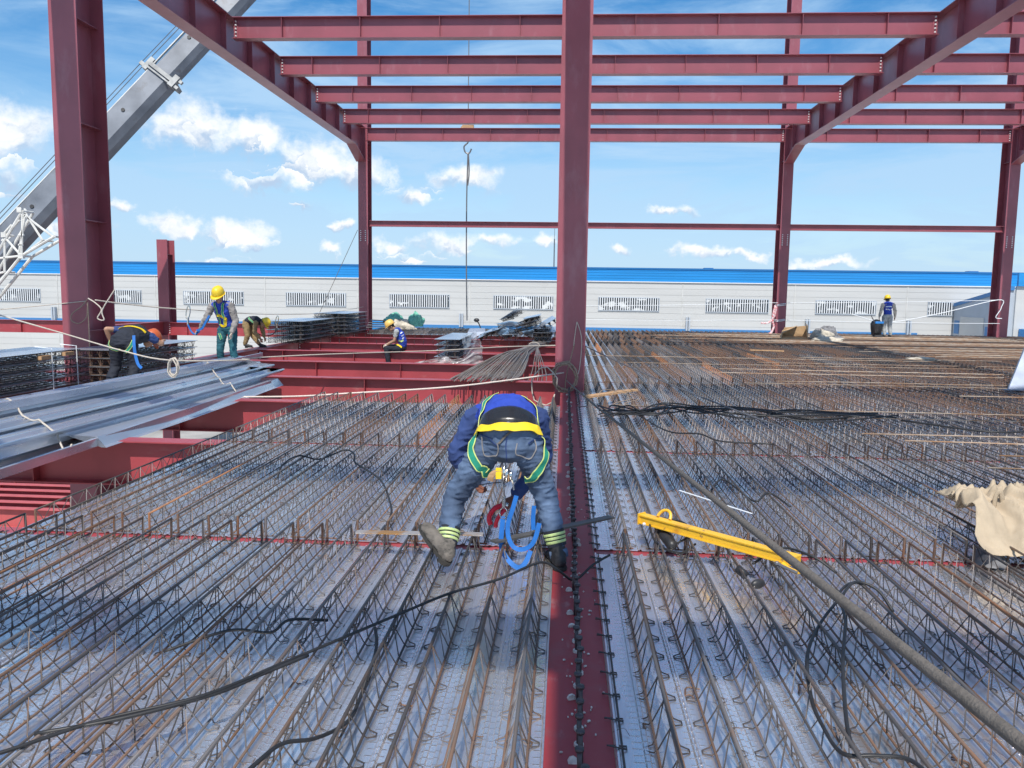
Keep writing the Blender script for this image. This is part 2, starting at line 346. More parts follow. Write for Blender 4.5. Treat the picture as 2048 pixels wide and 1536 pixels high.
xbeam('floor_beam', 'red floor beam hidden under the nearest left deck', -8.75, -0.055, 1.75, 0.0, 0.26, 0.5, M['primer2'], group='floor beams left of the centre girder', bolt_ends=(0,0))
xbeam('edge_beam', 'red edge beam between the stub column and the left rear column', -17.75, -9.2, 35.5, 0.18, 0.26, 0.56, M['primer2'], st=0.9)
xbeam('edge_beam', 'red edge beam left of the big near column, warehouse behind', -30.0, -18.25, 35.5, 0.18, 0.26, 0.56, M['primer2'], st=1.3)
xbeam('floor_beam', 'red floor beam under the tall stack of panels beside the left column', -18.0, -9.2, 15.75, 0.0, 0.26, 0.5, M['primer2'])
xbeam('floor_beam', 'red floor beam left of the girder under the front of the panel stacks', -18.0, -9.2, 12.25, 0.0, 0.26, 0.5, M['primer2'])

# columns ------------------------------------------------------------
def column(label, x, yf, w, d, z1, m, splice=None, z0=-6.0, name='steel_column', stz=()):
    t = thing(name, label, 'column', (x, yf, z0))
    tf = 0.02; a = w/2
    MB().extrude([(x-a,yf),(x+a,yf),(x+a,yf+tf),(x+0.006,yf+tf),(x+0.006,yf+d-tf),(x+a,yf+d-tf),(x+a,yf+d),(x-a,yf+d),(x-a,yf+d-tf),(x-0.006,yf+d-tf),(x-0.006,yf+tf),(x-a,yf+tf)], z0, z1, 'Z').build('h_section', m, t)
    for z in stz:
        for sg in (-1,1):
            xs = sorted((x+sg*0.007, x+sg*(a*0.62))); MB().box((xs[0],yf+tf+.001,z),(xs[1],yf+d-tf-.001,z+0.014)).build('stiffener', m, t)
    if splice:
        for cx in (-0.25,0.25):
            bolts(t, x+cx*w, yf-0.001, [splice+0.085*i for i in range(6)])
        sp = MB().box((x+a*0.55,yf+0.2,splice-0.1),(x+a*0.55+0.01,yf+0.45,splice+0.5)).build('splice_plate', m, t)
    return t
column('big red steel column nearest on the left, behind the bent man with the red helmet', -8.83, 14.2, 0.50, 0.86, 13.0, M['primer'], stz=(0.9,2.9,4.6,6.4))
column('red steel column in the centre standing on the studded girder', 0.105, 14.3, 0.52, 0.8, 13.0, M['primer'])
column('red rear column at the left with two rows of splice bolts, beams on its right', -8.87, 35.5, 0.42, 0.75, 15.5, M['primer'], 3.9, stz=(7.4,8.1))
column('red rear column hidden behind the centre column', 0.105, 35.5, 0.42, 0.75, 15.5, M['primer'], 3.9)
column('red rear column right of the centre with pink tape at its foot', 9.2, 35.5, 0.42, 0.75, 15.5, M['primer'], 3.9, stz=(7.4,))
column('red rear column at the far right edge with white rope loops', 18.35, 35.5, 0.44, 0.75, 15.5, M['primer'], 3.9, stz=(7.4,))
column('short red stub column without beams, sky above its top', -17.95, 35.5, 0.48, 0.7, 3.85, M['primer'], stz=(3.2,))
column('red column below deck level under the left bay', -8.95, 24.0, 0.4, 0.6, -0.72, M['primer2'], name='lower_column')

# upper frame ---------------------------------------------------------
ZT = 8.69
def rafter(label, x, y0, y1, near):
    t = thing('roof_girder', label, 'girder', (x, y0, 7.76))
    w = 0.40; zb = 7.76
    prof = [(y0,ZT),(y1,ZT),(y1,7.35),(y1-0.25,7.35),(y1-1.55,zb),(y0,zb)]
    b = MB()
    b.extrude([(p[0],p[1]) for p in prof], x-0.006, x+0.006, 'X')
    b.build('web', M['primer'], t)
    MB().box((x-w/2,y0,ZT),(x+w/2,y1,ZT+0.02)).build('flange', M['primer'], t)
    MB().box((x-w/2,y0,zb-0.02),(x+w/2,y1-1.55,zb)).build('flange', M['primer'], t)
    h = MB(); dz = 0.02
    h.add([(x-w/2,y1-1.55,zb),(x+w/2,y1-1.55,zb),(x+w/2,y1,7.28),(x-w/2,y1,7.28),(x-w/2,y1-1.55,zb-dz),(x+w/2,y1-1.55,zb-dz),(x+w/2,y1,7.26),(x-w/2,y1,7.26)],
          [(0,1,2,3),(7,6,5,4),(0,4,5,1),(1,5,6,2),(2,6,7,3),(3,7,4,0)])
    h.build('haunch_flange', M['primer'], t)
    y = y0+0.8
    while y < y1-0.4:
        for sg in (-1,1):
            xs = sorted((x+sg*0.0065, x+sg*(w/2-0.05))); MB().box((xs[0],y-0.006,zb+0.001),(xs[1],y+0.006,ZT-0.001)).build('stiffener', M['primer'], t)
        y += 1.75
    return t
rafter('deep red upper girder running back from the left near column to the rear', -8.95, 15.08, 35.48, 0)
rafter('deep red upper girder running back on the right, seen from below', 9.2, 4.0, 35.48, 0)
rafter('deep red upper girder at the far right edge of the frame', 18.35, 15.0, 35.48, 0)
rafter('deep red upper girder hidden behind the centre column', 0.105, 15.12, 35.48, 0)
rafter('deep red upper girder overhead between the camera and the centre column', 0.09, -6.0, 14.28, 1)
rafter('deep red upper girder overhead in front of the left near column', -8.83, -4.0, 14.18, 1)
UB = [21.5,25.0,28.5,32.0,35.85]
bays = (('l','c',-8.745,-0.1,'left of the centre column'),('c','r',0.31,8.99,'right of the centre column'),('r','r2',9.41,18.14,'at the far right'))
for a,b,x0,x1,txt in bays:
    for k, y in enumerate(UB):
        yb = 35.62 if k == 4 else y
        xbeam('roof_beam', f'red upper beam {txt}, {ORD[k]} counting up the picture' if False else f'red upper cross beam {txt}, {["topmost and nearest","second from top","third from top","fourth from top","lowest and farthest"][k]}', x0, x1, yb, ZT-0.004, 0.28, 0.535, M['primer'], group='upper cross beams', st=1.3 if k % 2 == 0 else 1.0)
for k, y in enumerate((-3.0,0.5,4.0,7.5,11.0)):       # beams overhead, out of the frame: they shade the deck
    xbeam('roof_beam', f'red overhead cross beam above the left deck, {ORD[k]} from the camera', -8.6, -0.1, y-2.35, ZT-0.004, 0.28, 0.535, M['primer'], group='overhead cross beams', bolt_ends=(0,0))
    xbeam('roof_beam', f'red overhead cross beam above the right deck, {ORD[k]} from the camera', 0.34, 9.0, y-2.35, ZT-0.004, 0.28, 0.535, M['primer'], group='overhead cross beams', bolt_ends=(0,0))
for a,b,x0,x1,txt in bays:                             # tie beams at mid height of the rear frame
    xbeam('tie_beam', f'slim red tie beam at mid height between rear columns, {txt}', x0 if a != 'l' else -8.62, x1, 35.7, 4.77, 0.22, 0.25, M['primer'], group='slim tie beams', st=99, bolt_ends=(0,0))

# ------------------------------------------------------------------ truss deck panels
def truss_parts(Lg, detail, nper=None):
    """meshes of one lattice truss centred on x=0, from y=0 to y=Lg"""
    pitch = 0.2; n = int(Lg/pitch); rem = (Lg-n*pitch)/2
    H = 0.15; ns = 6 if detail == 2 else (4 if detail == 1 else 3)
    top = MB().tube([(0,0,H),(0,Lg,H)], 0.0075 if detail == 2 else (0.0085 if detail else 0.0115), 8 if detail == 2 else ns)
    bots = [MB().tube([(sx*0.042,0,0.026),(sx*0.042,Lg,0.026)], 0.0055 if detail == 2 else (0.006 if detail else 0.008), ns) for sx in (-1,1)]
    wires = []
    for sx in (-1,1):
        pts = []
        for i in range(n+1):
            y = rem+i*pitch
            pts.append((0.0065*sx, y, H))
            if i < n:
                if detail: pts += [(sx*0.038,y+0.062,0.034),(sx*0.052,y+0.072,0.012),(sx*0.082,y+0.088,0.008),(sx*0.082,y+0.112,0.008),(sx*0.052,y+0.128,0.012),(sx*0.038,y+0.138,0.034)]
                else: pts += [(sx*0.05,y+0.1,0.01)]
        wires.append(MB().tube(pts, 0.003 if detail == 2 else (0.0036 if detail else 0.0062), ns if detail else 3))
    ends = []
    for y in (0.0, Lg):
        e = MB().tube([(0,y,0.005),(0,y,H+0.004)], 0.0085, ns).tube([(-0.06,y+(0.014 if y == 0 else -0.014),0.016),(0.06,y+(0.014 if y == 0 else -0.014),0.016)], 0.0055, ns)
        ends.append(e)
    return top, bots, wires, ends
def join(mbs):
    o = MB()
    for b in mbs: o.add(b.v, b.f)
    return o
PL = 3.40
def sheet_profile(x0, x1, trs):
    pr = [(x0,0.006),(x0+0.006,0.016),(x0+0.014,0.016),(x0+0.02,0.005)]
    for t in trs:
        for sx in (-1,1):
            c = t+sx*0.082
            if x0+0.03 < c < x1-0.03: pr += [(c-0.012,0.005),(c-0.007,0.0105),(c+0.007,0.0105),(c+0.012,0.005)]
    pr += [(x1-0.014,0.005),(x1-0.008,0.012),(x1-0.001,0.012)]
    pr.sort(key=lambda p: p[0])
    up = pr; lo = [(p[0], p[1]-0.0022) for p in reversed(pr)]
    return up+lo
def make_proto(W, trs, detail, edge_loop=None):
    root = thing('deck_panel', 'x', 'deck panel', (0,0,0), 'truss deck panels laid on the floor beams')
    MB().extrude(sheet_profile(0.105 if edge_loop is not None else 0.0, W, trs), 0, PL, 'Y').build('deck_sheet', M['deck'], root)
    top, bots, wires, ends = truss_parts(PL, detail)
    if detail == 2:
        mt = top.mesh('top_chord', M['tA'], True); mbs = [b.mesh('bottom_chord', M['tA'], True) for b in bots]
        mw = [w.mesh('lattice_wire', M['tD']) for w in wires]; me = [e.mesh('end_bar', M['tB']) for e in ends]
    else:
        whole = join([top]+bots+wires+ends).mesh('lattice_truss', M['tA'])
    for t in trs:
        if detail == 2:
            o = link('lattice_truss', mt, root)
            for q in mbs: link('bottom_chord', q, o)
            for q in mw: link('lattice_wire', q, o)
            for q in me: link('end_bar', q, o)
        else: o = link('lattice_truss', whole, root)
        o.location = (t, 0, 0)
    if edge_loop is not None:
        lb = MB(); n = int(PL/0.2)
        for i in range(n):
            y = 0.1+i*0.2
            lb.tube([(edge_loop-0.03,y-0.03,0.034),(edge_loop+0.045,y-0.012,0.009),(edge_loop+0.045,y+0.012,0.009),(edge_loop-0.03,y+0.012,0.009)], 0.0035, 4)
        lb.tube([(edge_loop+0.028,0,0.012),(edge_loop+0.028,PL,0.012)], 0.004, 4)
        lb.build('edge_loops', M['tD'], root)
    return root
protos = {}
def set_mat(o, m):
    if o.type == 'MESH':
        o.material_slots[0].link = 'OBJECT'; o.material_slots[0].material = m
used = set()
def place(kind, W, trs, detail, x, y, label, choose, edge=None):
    key = (kind, detail)
    if key not in protos: protos[key] = make_proto(W, trs, detail, edge); r = protos[key]
    else: r = dup(protos[key])
    r['label'] = label; r.location = (x + random.uniform(-.004,.004), y, 0.004); r.rotation_euler = (0,0,random.uniform(-.0012,.0012))
    for c in r.children:
        if c.name.startswith('lattice_truss'):
            mt = choose(); set_mat(c, mt); c.rotation_euler = (0, random.gauss(0,0.02), random.gauss(0,0.0012)); c.location.x += random.gauss(0,0.004)
            for d in c.children:
                if d.name.startswith('end_bar') or d.name.startswith('bottom'): set_mat(d, mt if random.random() < 0.6 else M['tB'])
                else: set_mat(d, M['tD'] if random.random() < 0.6 else M['tA'])
    return r
W3 = 0.62; T3 = [W3/6, W3/2, W3*5/6]
def rowname(k): return ['nearest row','second row back','third row back','fourth row back','fifth row back','sixth row back','seventh row back','eighth row back','ninth row back','tenth row back'][k]
def pick(*ws):
    names = [w[0] for w in ws]; wt = [w[1] for w in ws]
    return lambda: M[random.choices(names, wt)[0]]
left_mix = pick(('tA',5),('tC',0.7),('tB',1.6),('tD',3)); rn_mix = pick(('tA',4),('tB',4),('tC',.15),('tD',4)); far_mix = pick(('tB',7),('tC',0.06),('tD',3),('tA',1))
for k in range(3):
    for j in range(8 if k == 0 else 6):
        place('full', W3, T3, 2 if k < 2 else 1, -0.040-W3*(j+1), YB[k]+0.05, f'galvanised lattice-truss deck panel, {ORD[j]} left of the studded girder, {rowname(k)}', left_mix)
for k in range(10):
    y0 = YB[k]; y1 = y0+3.5
    det = 2 if k < 2 else (1 if k < 5 else 0)
    place('cut', 0.41, [0.305], det, 0.117, y0+0.05, f'narrow cut deck strip hugging the studded girder on its right, {rowname(k)}', rn_mix, edge=0.105)
    n = min(32, int((0.60*y1+0.9)/0.6)+1)
    for j in range(n):
        mixf = rn_mix if (k < 3 and j < 5+2*k) or j < 5 else far_mix
        place('std', 0.6, [0.105,0.305,0.505], det, 0.528+0.6*j, y0+0.05, f'galvanised lattice-truss deck panel, {ORD[j]} right of the cut strip, {rowname(k)}', mixf)
for j in range(13):
    place('std', 0.6, [0.105,0.305,0.505], 0, -0.68-0.6*j, 32.05, f'lattice-truss deck panel at the far left edge, {ORD[j]} left of the centre column', pick(('tD',3),('tA',3),('tB',1)))

# long transverse rebars lying on the rusty trusses
NR = 0
def rebar(x0, x1, y, m='rebar', tilt=0.0, z=0.172, r=0.008):
    global NR
    zz = z + random.uniform(0,0.006)
    pts = [(x0+(x1-x0)*i/6, y+tilt*(i/6-0.5)+random.uniform(-.012,.012), zz+random.uniform(-.004,.004)) for i in range(7)]
    p = [V(q) for q in pts]; c = p[0].copy()
    o = solo('rebar', MB().tube(p, r, 5), M[m], f'long thin rebar lying across the rusty trusses, {ORD[NR]} from the camera' if NR < 36 else f'long thin rebar near the rear deck edge, {ORD[NR-36]} of that rear group from the front', 'rebar', 'transverse rebars on the right deck', True)
    NR += 1
for x0, x1, y in ((3.9,9,7.55),(4.3,12,8.15),(3.7,11,8.9),(3.4,11,9.35),(3.0,11.5,10.6),(2.6,12,11.2),(6.3,12,13.3),(3.2,10.5,14.6),(3.9,10,15.1),(2.9,8.7,16.6),(3.3,11.2,17.4),(1.2,10.8,18.6),(4.5,10.4,19.3),(0.6,9.6,20.6),(6.0,11,21.2)):
    rebar(x0, x1, y, tilt=random.uniform(-.12,.12), m='rebar')
y = 21.8
while y < 35.0 and NR < 60:
    rebar(random.uniform(8.5,11) if y < 27 else random.uniform(3,8), random.uniform(17,20), y, tilt=random.uniform(-.1,.1), m=random.choice(('rebar','tB','rebar')), r=0.0095); y += random.uniform(0.24,0.36)
# ------------------------------------------------------------------ END PART 1
# ------------------------------------------------------------------ warehouse
WY = 62.0
wh = thing('warehouse', 'long white warehouse with a blue fascia and barred windows behind the deck', 'warehouse', (0, WY, -6))
w = MB(); zt = 2.66; z = zt; i = 0
rows = []
while z > -6:
    h = 0.46; rows.append((max(z-h,-6), z)); z -= h
for a, b in rows:
    w.box((-75, WY+0.03, a), (75, WY+0.5, b-0.014)); 
w.box((-75, WY+0.055, -6), (75, WY+0.52, zt-0.001))
w.box((-75, WY+0.6, -6), (75, WY+38, 2.5))
w.build('wall', M['white_panel'], wh)
fb_ = MB().box((-75.2, WY-0.04, 2.72), (75.2, WY+0.7, 3.62))
for zz in (2.95, 3.15, 3.35, 3.5): fb_.box((-75.2, WY-0.055, zz), (75.2, WY-0.041, zz+0.05))
fb_.build('fascia', M['blue_band'], wh)
MB().box((-75.2, WY-0.09, 3.622), (75.2, WY+0.7, 3.74)).build('gutter', M['blue_dark'], wh)
MB().box((-75.2, WY-0.06, 2.66), (75.2, WY+0.6, 2.718)).build('fascia_trim', M['white_trim'], wh)
MB().add([(-75,WY+0.7,3.7),(75,WY+0.7,3.7),(75,WY+20,4.2),(-75,WY+20,4.2)], [(0,1,2,3)]).build('roof', M['blue_dark'], wh)
MB().box((-75, WY-0.05, -1.02), (26, WY+0.028, -0.78)).build('canopy_strip', M['blue_trim'], wh)
def window(xa, xb, za=0.55, zb=1.48):
    f = MB()
    f.box((xa-0.05,WY-0.03,za-0.06),(xb+0.05,WY+0.028,za)); f.box((xa-0.05,WY-0.03,zb),(xb+0.05,WY+0.028,zb+0.04))
    f.box((xa-0.05,WY-0.03,za+.001),(xa,WY+0.028,zb-.001)); f.box((xb,WY-0.03,za+.001),(xb+0.05,WY+0.028,zb-.001))
    wd = f.build('window', M['annex'], wh)
    MB().box((xa,WY+0.005,za),(xb,WY+0.027,zb)).build('pane', M['pane'], wd)
    b = MB(); x = xa+0.1
    while x < xb-0.05: b.box((x-0.035,WY-0.045,za),(x+0.035,WY-0.01,zb)); x += 0.172
    b.build('bars', M['bars'], wd)
for xa, xb in ((-54.6,-50.2),(-45.6,-41.4),(-37.5,-33.16),(-29.7,-24.98),(-21.53,-16.9),(-13.43,-8.87),(-5.42,-0.94),(2.53,7.02),(10.54,15.09),(18.59,22.9),(26.68,28.4)): window(xa, xb)
for x in (-39.96,-32,-23.23,-15.96,-7.26,0.9,8.76,17.02,25.14):
    MB().box((x-0.03,WY-0.006,-6),(x+0.03,WY+0.028,2.655)).build('seam_strip', M['boom_light'], wh)
for x in (-40.2,-15.0,-7.9,9.2,18.0,25.3):
    MB().box((x-0.15,WY-0.32,-0.9),(x-0.03,WY-0.02,0.1)).box((x+0.03,WY-0.32,-0.9),(x+0.15,WY-0.02,0.1)).build('downpipe', M['annex'], wh)
an = thing('annex', 'grey annex with a sloping blue roof edge against the warehouse, behind the right column', 'building', (30,WY,-6))
X0 = 28.5; ya, yb = WY-0.1, 54.5
MB().add([(X0,ya,-6),(X0,ya,1.2),(X0,yb,2.35),(X0,yb,-6),(X0+40,ya,-6),(X0+40,ya,1.2),(X0+40,yb,2.35),(X0+40,yb,-6)],
   [(0,1,2,3),(7,6,5,4),(1,5,6,2),(3,2,6,7),(0,4,5,1),(0,3,7,4)]).build('wall', M['annex'], an)
sl = (2.35-1.2)/(ya-yb)
MB().add([(X0-0.08,ya,1.2),(X0-0.08,ya,1.45),(X0-0.08,yb-.1,2.62),(X0-0.08,yb-.1,2.36),(X0+0.2,ya,1.2),(X0+0.2,ya,1.45),(X0+0.2,yb-.1,2.62),(X0+0.2,yb-.1,2.36)],
   [(0,1,2,3),(7,6,5,4),(1,5,6,2),(3,2,6,7),(0,4,5,1),(0,3,7,4)]).build('roof_edge', M['blue_trim'], an)
MB().box((X0-0.03,yb+0.3,-0.75),(X0-0.002,ya-4.6,-0.1)).build('blue_panel', M['blue_trim'], an)
MB().box((X0-0.03,ya-0.9,-0.75),(X0-0.002,ya-0.2,0.2)).build('blue_panel', M['blue_trim'], an)
MB().box((X0-0.04,ya-4.4,-0.9),(X0-0.002,ya-1.1,0.5)).build('door', M['white_panel'], an)
MB().box((X0+0.3,yb-0.3,2.62),(X0+40,yb-0.1,3.45)).build('fascia', M['blue_band'], an)
MB().box((X0+0.3,yb-0.14,-6),(X0+40,yb-0.001,2.619)).build('front_wall', M['white_panel'], an)
MB().box((X0+0.6,yb-1.2,-0.6),(X0+2.8,yb-0.2,-0.1)).build('blue_box', M['blue_band'], an)
a_ = MB().tube([(-1.0,WY+6,3.6),(-1.0,WY+6,6.2)],0.05,6).tube([(-1.0,WY+6,6.2),(-1.0,WY+6,7.4)],0.02,5)
solo('antenna', a_, M['steelwire'], 'thin antenna mast on the warehouse roof beside the centre column', 'antenna')
for k, x in enumerate((11.3, 31.6)):
    solo('roof_vent', MB().box((x-0.25,WY+4,3.5),(x+0.25,WY+4.5,3.85)).box((x-0.35,WY+3.9,3.85),(x+0.35,WY+4.6,3.93)), M['blue_dark'], ['small roof vent on the warehouse left of the right rear column','small roof vent on the warehouse left of the far right column'][k], 'vent')
solo('blue_container', MB().box((-11.8,44,-2.1),(-8.6,46.5,0.05)).box((-11.85,43.97,-0.1),(-8.55,46.53,0.06)).box((-11.85,43.96,-2.1),(-11.7,44.1,-.11)).box((-8.7,43.96,-2.1),(-8.55,44.1,-.11)), M['blue_band'], 'blue container down on the ground behind the khaki worker', 'container')
# red beams stored on the ground, seen through the open bay
for k in range(6):
    y = 24.3+0.76*k; xe = -15.5-0.42*k
    xbeam('stored_beam', f'faded red steel beam lying on the ground below deck, {ORD[k]} from the front', -27, xe, y, -5.35, 0.3, 0.62, M['pinkbeam'], group='steel beams stored on the ground', st=3, pitch=4, bolt_ends=(0,1))

# ------------------------------------------------------------------ crane
A = V((-20.35,30.0,4.05)); B = V((-4.6,38.0,25.1))
ax = (B-A).normalized(); side_n = V((0,1,0)) - ax*ax.y; side_n.normalize(); up_n = ax.cross(side_n); up_n = -up_n if up_n.z < 0 else up_n
def fr(t, u, s): return A + ax*t + up_n*u + side_n*s
def boomsec(t0, t1, hw, hd, nm, m, par):
    pr = [(-hw*0.55,-hd),(hw*0.55,-hd),(hw,-hd*0.55),(hw,hd*0.92),(hw*0.9,hd),(-hw*0.9,hd),(-hw,hd*0.92),(-hw,-hd*0.55)]
    n = len(pr); b = MB()
    b.add([fr(t0,p[1],p[0]) for p in pr]+[fr(t1,p[1],p[0]) for p in pr], [(i,(i+1)%n,n+(i+1)%n,n+i) for i in range(n)]+[tuple(range(n))[::-1],tuple(range(n,2*n))])
    return b.build(nm, m, par)
cr = thing('mobile_crane_boom', 'grey telescopic crane boom leaning across the sky behind the left column', 'crane', (A.x,A.y,A.z))
boomsec(-6, 7.75, 0.42, 0.50, 'outer_section', M['boom'], cr)
boomsec(7.75, 30, 0.36, 0.43, 'inner_section', M['boom'], cr)
for sgn in (1,):
    MB().add([fr(-6,0.505,-0.42),fr(30,0.44,-0.36),fr(30,0.44,-0.25),fr(-6,0.505,-0.30),fr(-6,0.54,-0.42),fr(30,0.47,-0.36),fr(30,0.47,-0.25),fr(-6,0.54,-0.30)],[(0,1,2,3),(7,6,5,4),(0,4,5,1),(3,2,6,7),(0,3,7,4),(1,5,6,2)]).build('edge_rail', M['boom_light'], cr)
col_ = MB()
def fbox(b, t0,t1,u0,u1,s0,s1):
    b.add([fr(t,u,s) for t in (t0,t1) for u in (u0,u1) for s in (s0,s1)], [(0,1,3,2),(4,6,7,5),(0,4,5,1),(2,3,7,6),(0,2,6,4),(1,5,7,3)])
fbox(col_,7.62,7.78,-0.60,0.60,-0.48,0.48); fbox(col_,7.45,7.95,-0.72,-0.50,-0.55,-0.30); fbox(col_,7.5,7.62,-0.9,-0.6,-0.5,-0.38); fbox(col_,7.78,7.9,-0.88,-0.6,-0.5,-0.38); fbox(col_,7.4,7.95,0.55,0.74,-0.42,-0.15); fbox(col_,7.45,7.6,0.72,0.95,-0.36,-0.25)
fbox(col_,7.5,7.56,-0.62,0.56,-0.50,-0.46)
col_.build('collar', M['collar'], cr)
for t,u in ((5.6,0.1),(9.5,0.2),(0.6,0.1)):
    MB().tube([fr(t,u,-0.34 if t > 8 else -.40),fr(t,u,-0.39 if t > 8 else -.45)], 0.075, 12).build('pin', M['cable'], cr)
for t,u,r in ((0.3,0.35,.16),(-0.8,0.0,.2)):
    MB().tube([fr(t,u*.6,-0.40),fr(t,u*.6,-0.43)], r*.6, 9).build('patch', M['boom_light'], cr)
for o in (0.78,0.92): MB().tube([fr(-8,o-0.1,-0.3),fr(7.7,o,-0.3),fr(30,o-.1,-0.3)], 0.016, 5).build('hoist_rope', M['steelwire'], cr)
# folded lattice jib
lj = thing('lattice_jib', 'white folded lattice jib strapped to the lower crane boom', 'crane jib', (-20.6,28.9,2.8))
Yj = 28.6
def q(x,y):                                            # local layout of the jib in its own plane
    return V((-19.59+(x-45)*0.0178, Yj, 4.39-(y-422)*0.0178))
def q2(x,y): p = q(x,y); p.y += 0.6; return p
for nm, pts, r in (('chord',[(-60,575),(45,422)],.055),('chord',[(-70,632),(38,512)],.06),('chord',[(38,512),(110,472)],.055)):
    for Q in (q,q2): MB().tube([Q(*p) for p in pts], r, 8).build(nm, M['lattice'], lj)
for pts in ([(45,422),(38,512)],[(52,424),(33,505)],[(48,430),(108,474)],[(50,425),(84,480)],[(0,470),(36,510)],[(5,468),(0,545)],[(-30,520),(36,512)],[(38,440),(-2,482)],[(0,545),(-45,555)],[(84,480),(60,497)],[(20,450),(0,470)],[(34,470),(45,470)],[(33,490),(42,490)]):
    for Q in (q,): MB().tube([Q(*p) for p in pts], 0.042, 6).build('brace', M['lattice'], lj)
for p in ((45,422),(38,512),(110,472),(0,470),(-2,545),(84,480)): MB().tube([q(*p), q2(*p)], 0.04, 6).build('cross_tube', M['lattice'], lj)
for p in ((40,420),(38,512),(4,470)): fbm = MB().box(tuple(q(*p)-V((.09,.07,.09))), tuple(q(*p)+V((.09,.07,.09)))); fbm.build('joint_plate', M['lattice'], lj)
hk = thing('crane_hook', 'crane hook block hanging on a thin cable behind the lowest upper beam', 'crane hook', (-4.6,38,7))
MB().tube([(-4.6,38,24.6),(-4.6,38,9.2)], 0.022, 6).build('cable', M['steelwire'], hk)
MB().box((-4.86,37.9,8.85),(-4.34,38.1,9.3)).tube([(-4.75,37.88,9.1),(-4.75,38.12,9.1)],.2,12).build('block', M['wood'], hk)
MB().tube(crom([(-4.6,38,8.85),(-4.6,38,8.55),(-4.78,38,8.35),(-4.72,38,8.1),(-4.55,38,8.05),(-4.44,38,8.25)]), 0.035, 8).build('hook', M['steelwire'], hk)
sl_ = MB().tube(crom([(-4.6,38,8.08),(-4.64,38,6),(-4.63,38,3),(-4.58,38,0.4)]), 0.03, 6).tube(crom([(-4.58,38,8.08),(-4.54,38,7.2),(-4.6,38,6.6)]),.03,6)
solo('lifting_sling', sl_, M['steelwire'], 'grey wire sling hanging from the crane hook down to the deck edge', 'sling')

# ------------------------------------------------------------------ stacks of deck panels
def stack_proto(Lg, W, ntr, nm, group):
    root = thing('stacked_deck_panel', 'x', 'deck panel', (0,0,0), group)
    MB().extrude([(-0.01,0.135),(W+0.01,0.135),(W+0.01,0.139),(-0.01,0.139)], -0.02, Lg+0.02, 'Y').build('deck_sheet', M['galv'], root)
    b = MB(); pitch = 0.2; n = int(Lg/pitch)
    for t in range(ntr):
        x = (t+0.5)*W/ntr; fl = 1
        for sx in (-1,1):
            pts = []
            for i in range(n+1):
                pts.append((x+sx*0.006, i*pitch, 0.012)); 
                if i < n: pts.append((x+sx*0.045, i*pitch+0.1, 0.122))
            b.tube(pts, 0.0035, 4); b.tube([(x+sx*0.042,0,0.118),(x+sx*0.042,Lg,0.118)], 0.005, 4)
        b.tube([(x,0,0.012),(x,Lg,0.012)], 0.006, 5)
        for y in (0,Lg):
            b.tube([(x,y,0.004),(x,y,0.13)], 0.007, 5); b.tube([(x,y,0.012),(x+0.05,y,0.125)],.004,4); b.tube([(x,y,0.012),(x-0.05,y,0.125)],.004,4)
        if True:
            for y in (-0.004,Lg+.004): b.tube([(x-0.09,y,0.012),(x+0.09,y,0.012)], 0.0038, 4)
    l = b.build('lattice_trusses', M['tB'], root)
    return root
def stack(x, y, z, Lg, W, ntr, n, txt, rot=0.0, m='tD', top_shift=0.0, strap=True):
    p = stack_proto(Lg, W, ntr, '', 'bundled deck panels, ' + txt)
    for i in range(n):
        o = p if i == 0 else dup(p)
        o.location = (x+random.uniform(-.012,.012)+(top_shift if i == n-1 else 0), y+random.uniform(-.02,.02), z+0.142*i); o.rotation_euler = (0,0,rot+random.uniform(-.008,.008))
        ps = ['bottom layer' if i == 0 else 'top layer' if i == n-1 else f'{ORD[i]} layer up'][0]
        o['label'] = f'upside-down deck panel in {txt}, {ps}'
        for c in o.children:
            if c.name.startswith('lattice'): set_mat(c, M[m])
stack(-8.42, 13.2, -0.06, 3.05, 0.88, 5, 5, 'the stack under the bent red-helmeted man', m='tB')
stack(-8.98, 9.45, -0.02, 3.6, 0.95, 5, 5, 'the stack at the left picture edge', m='tD')
stack(-9.6, 25.6, 0.0, 3.5, 1.25, 6, 5, 'the tidy dark stack left of the rear column', m='tD')
stack(-9.3, 29.5, 0.02, 3.4, 1.3, 6, 6, 'the stack just behind the tidy dark stack', m='tD', rot=0.02)
stack(-3.15, 19.6, 0.0, 3.3, 0.6, 3, 4, 'the small stack wrapped in plastic film', m='tD')
stack(-1.05, 26.6, 0.0, 3.2, 0.6, 4, 4, 'the neat stack beside the centre column', m='tD')
# tangled bundles behind
for k in range(14):
    p = stack_proto(3.0, 0.55, 3, '', 'loose deck panels heaped at the rear')
    p.location = (-2.75+0.155*k+random.uniform(-.06,.06), 26.2+random.uniform(0,.5), 0.08+0.13*(k % 5)+0.15*math.sin(math.pi*k/14)); p.rotation_euler = (0, random.uniform(-.6,.65), random.uniform(-.15,.15))
    p['label'] = f'deck panel heaped askew at the rear of the open bay, {ORD[k]} from the left'
    for c in p.children:
        if c.name.startswith('lattice'): set_mat(c, M['tD'])
# strap wires on the left stack
for k, (x, y) in enumerate(((-8.02,12.2),(-8.02,12.85))):
    solo('tie_wire', MB().tube([(x-.25,y,0.76),(x+0.02,y,0.74),(x+.03,y,-0.1)], 0.008, 5), M['hose'], f'white tie wire hanging down the left stack, {["left","right"][k]} one', 'tie wire')
for k, (x, y, zz) in enumerate(((-8.03,12.0,0.58),(-8.03,12.6,0.60))):
    solo('wood_block', MB().box((x,y-.12,zz),(x+.07,y+.12,zz+.06)).box((x+.071,y-.118,zz+.003),(x+.075,y+.118,zz+.057)), M['wood'], f'wooden packing block in the side of the left stack, {["nearer","farther"][k]} one', 'block')
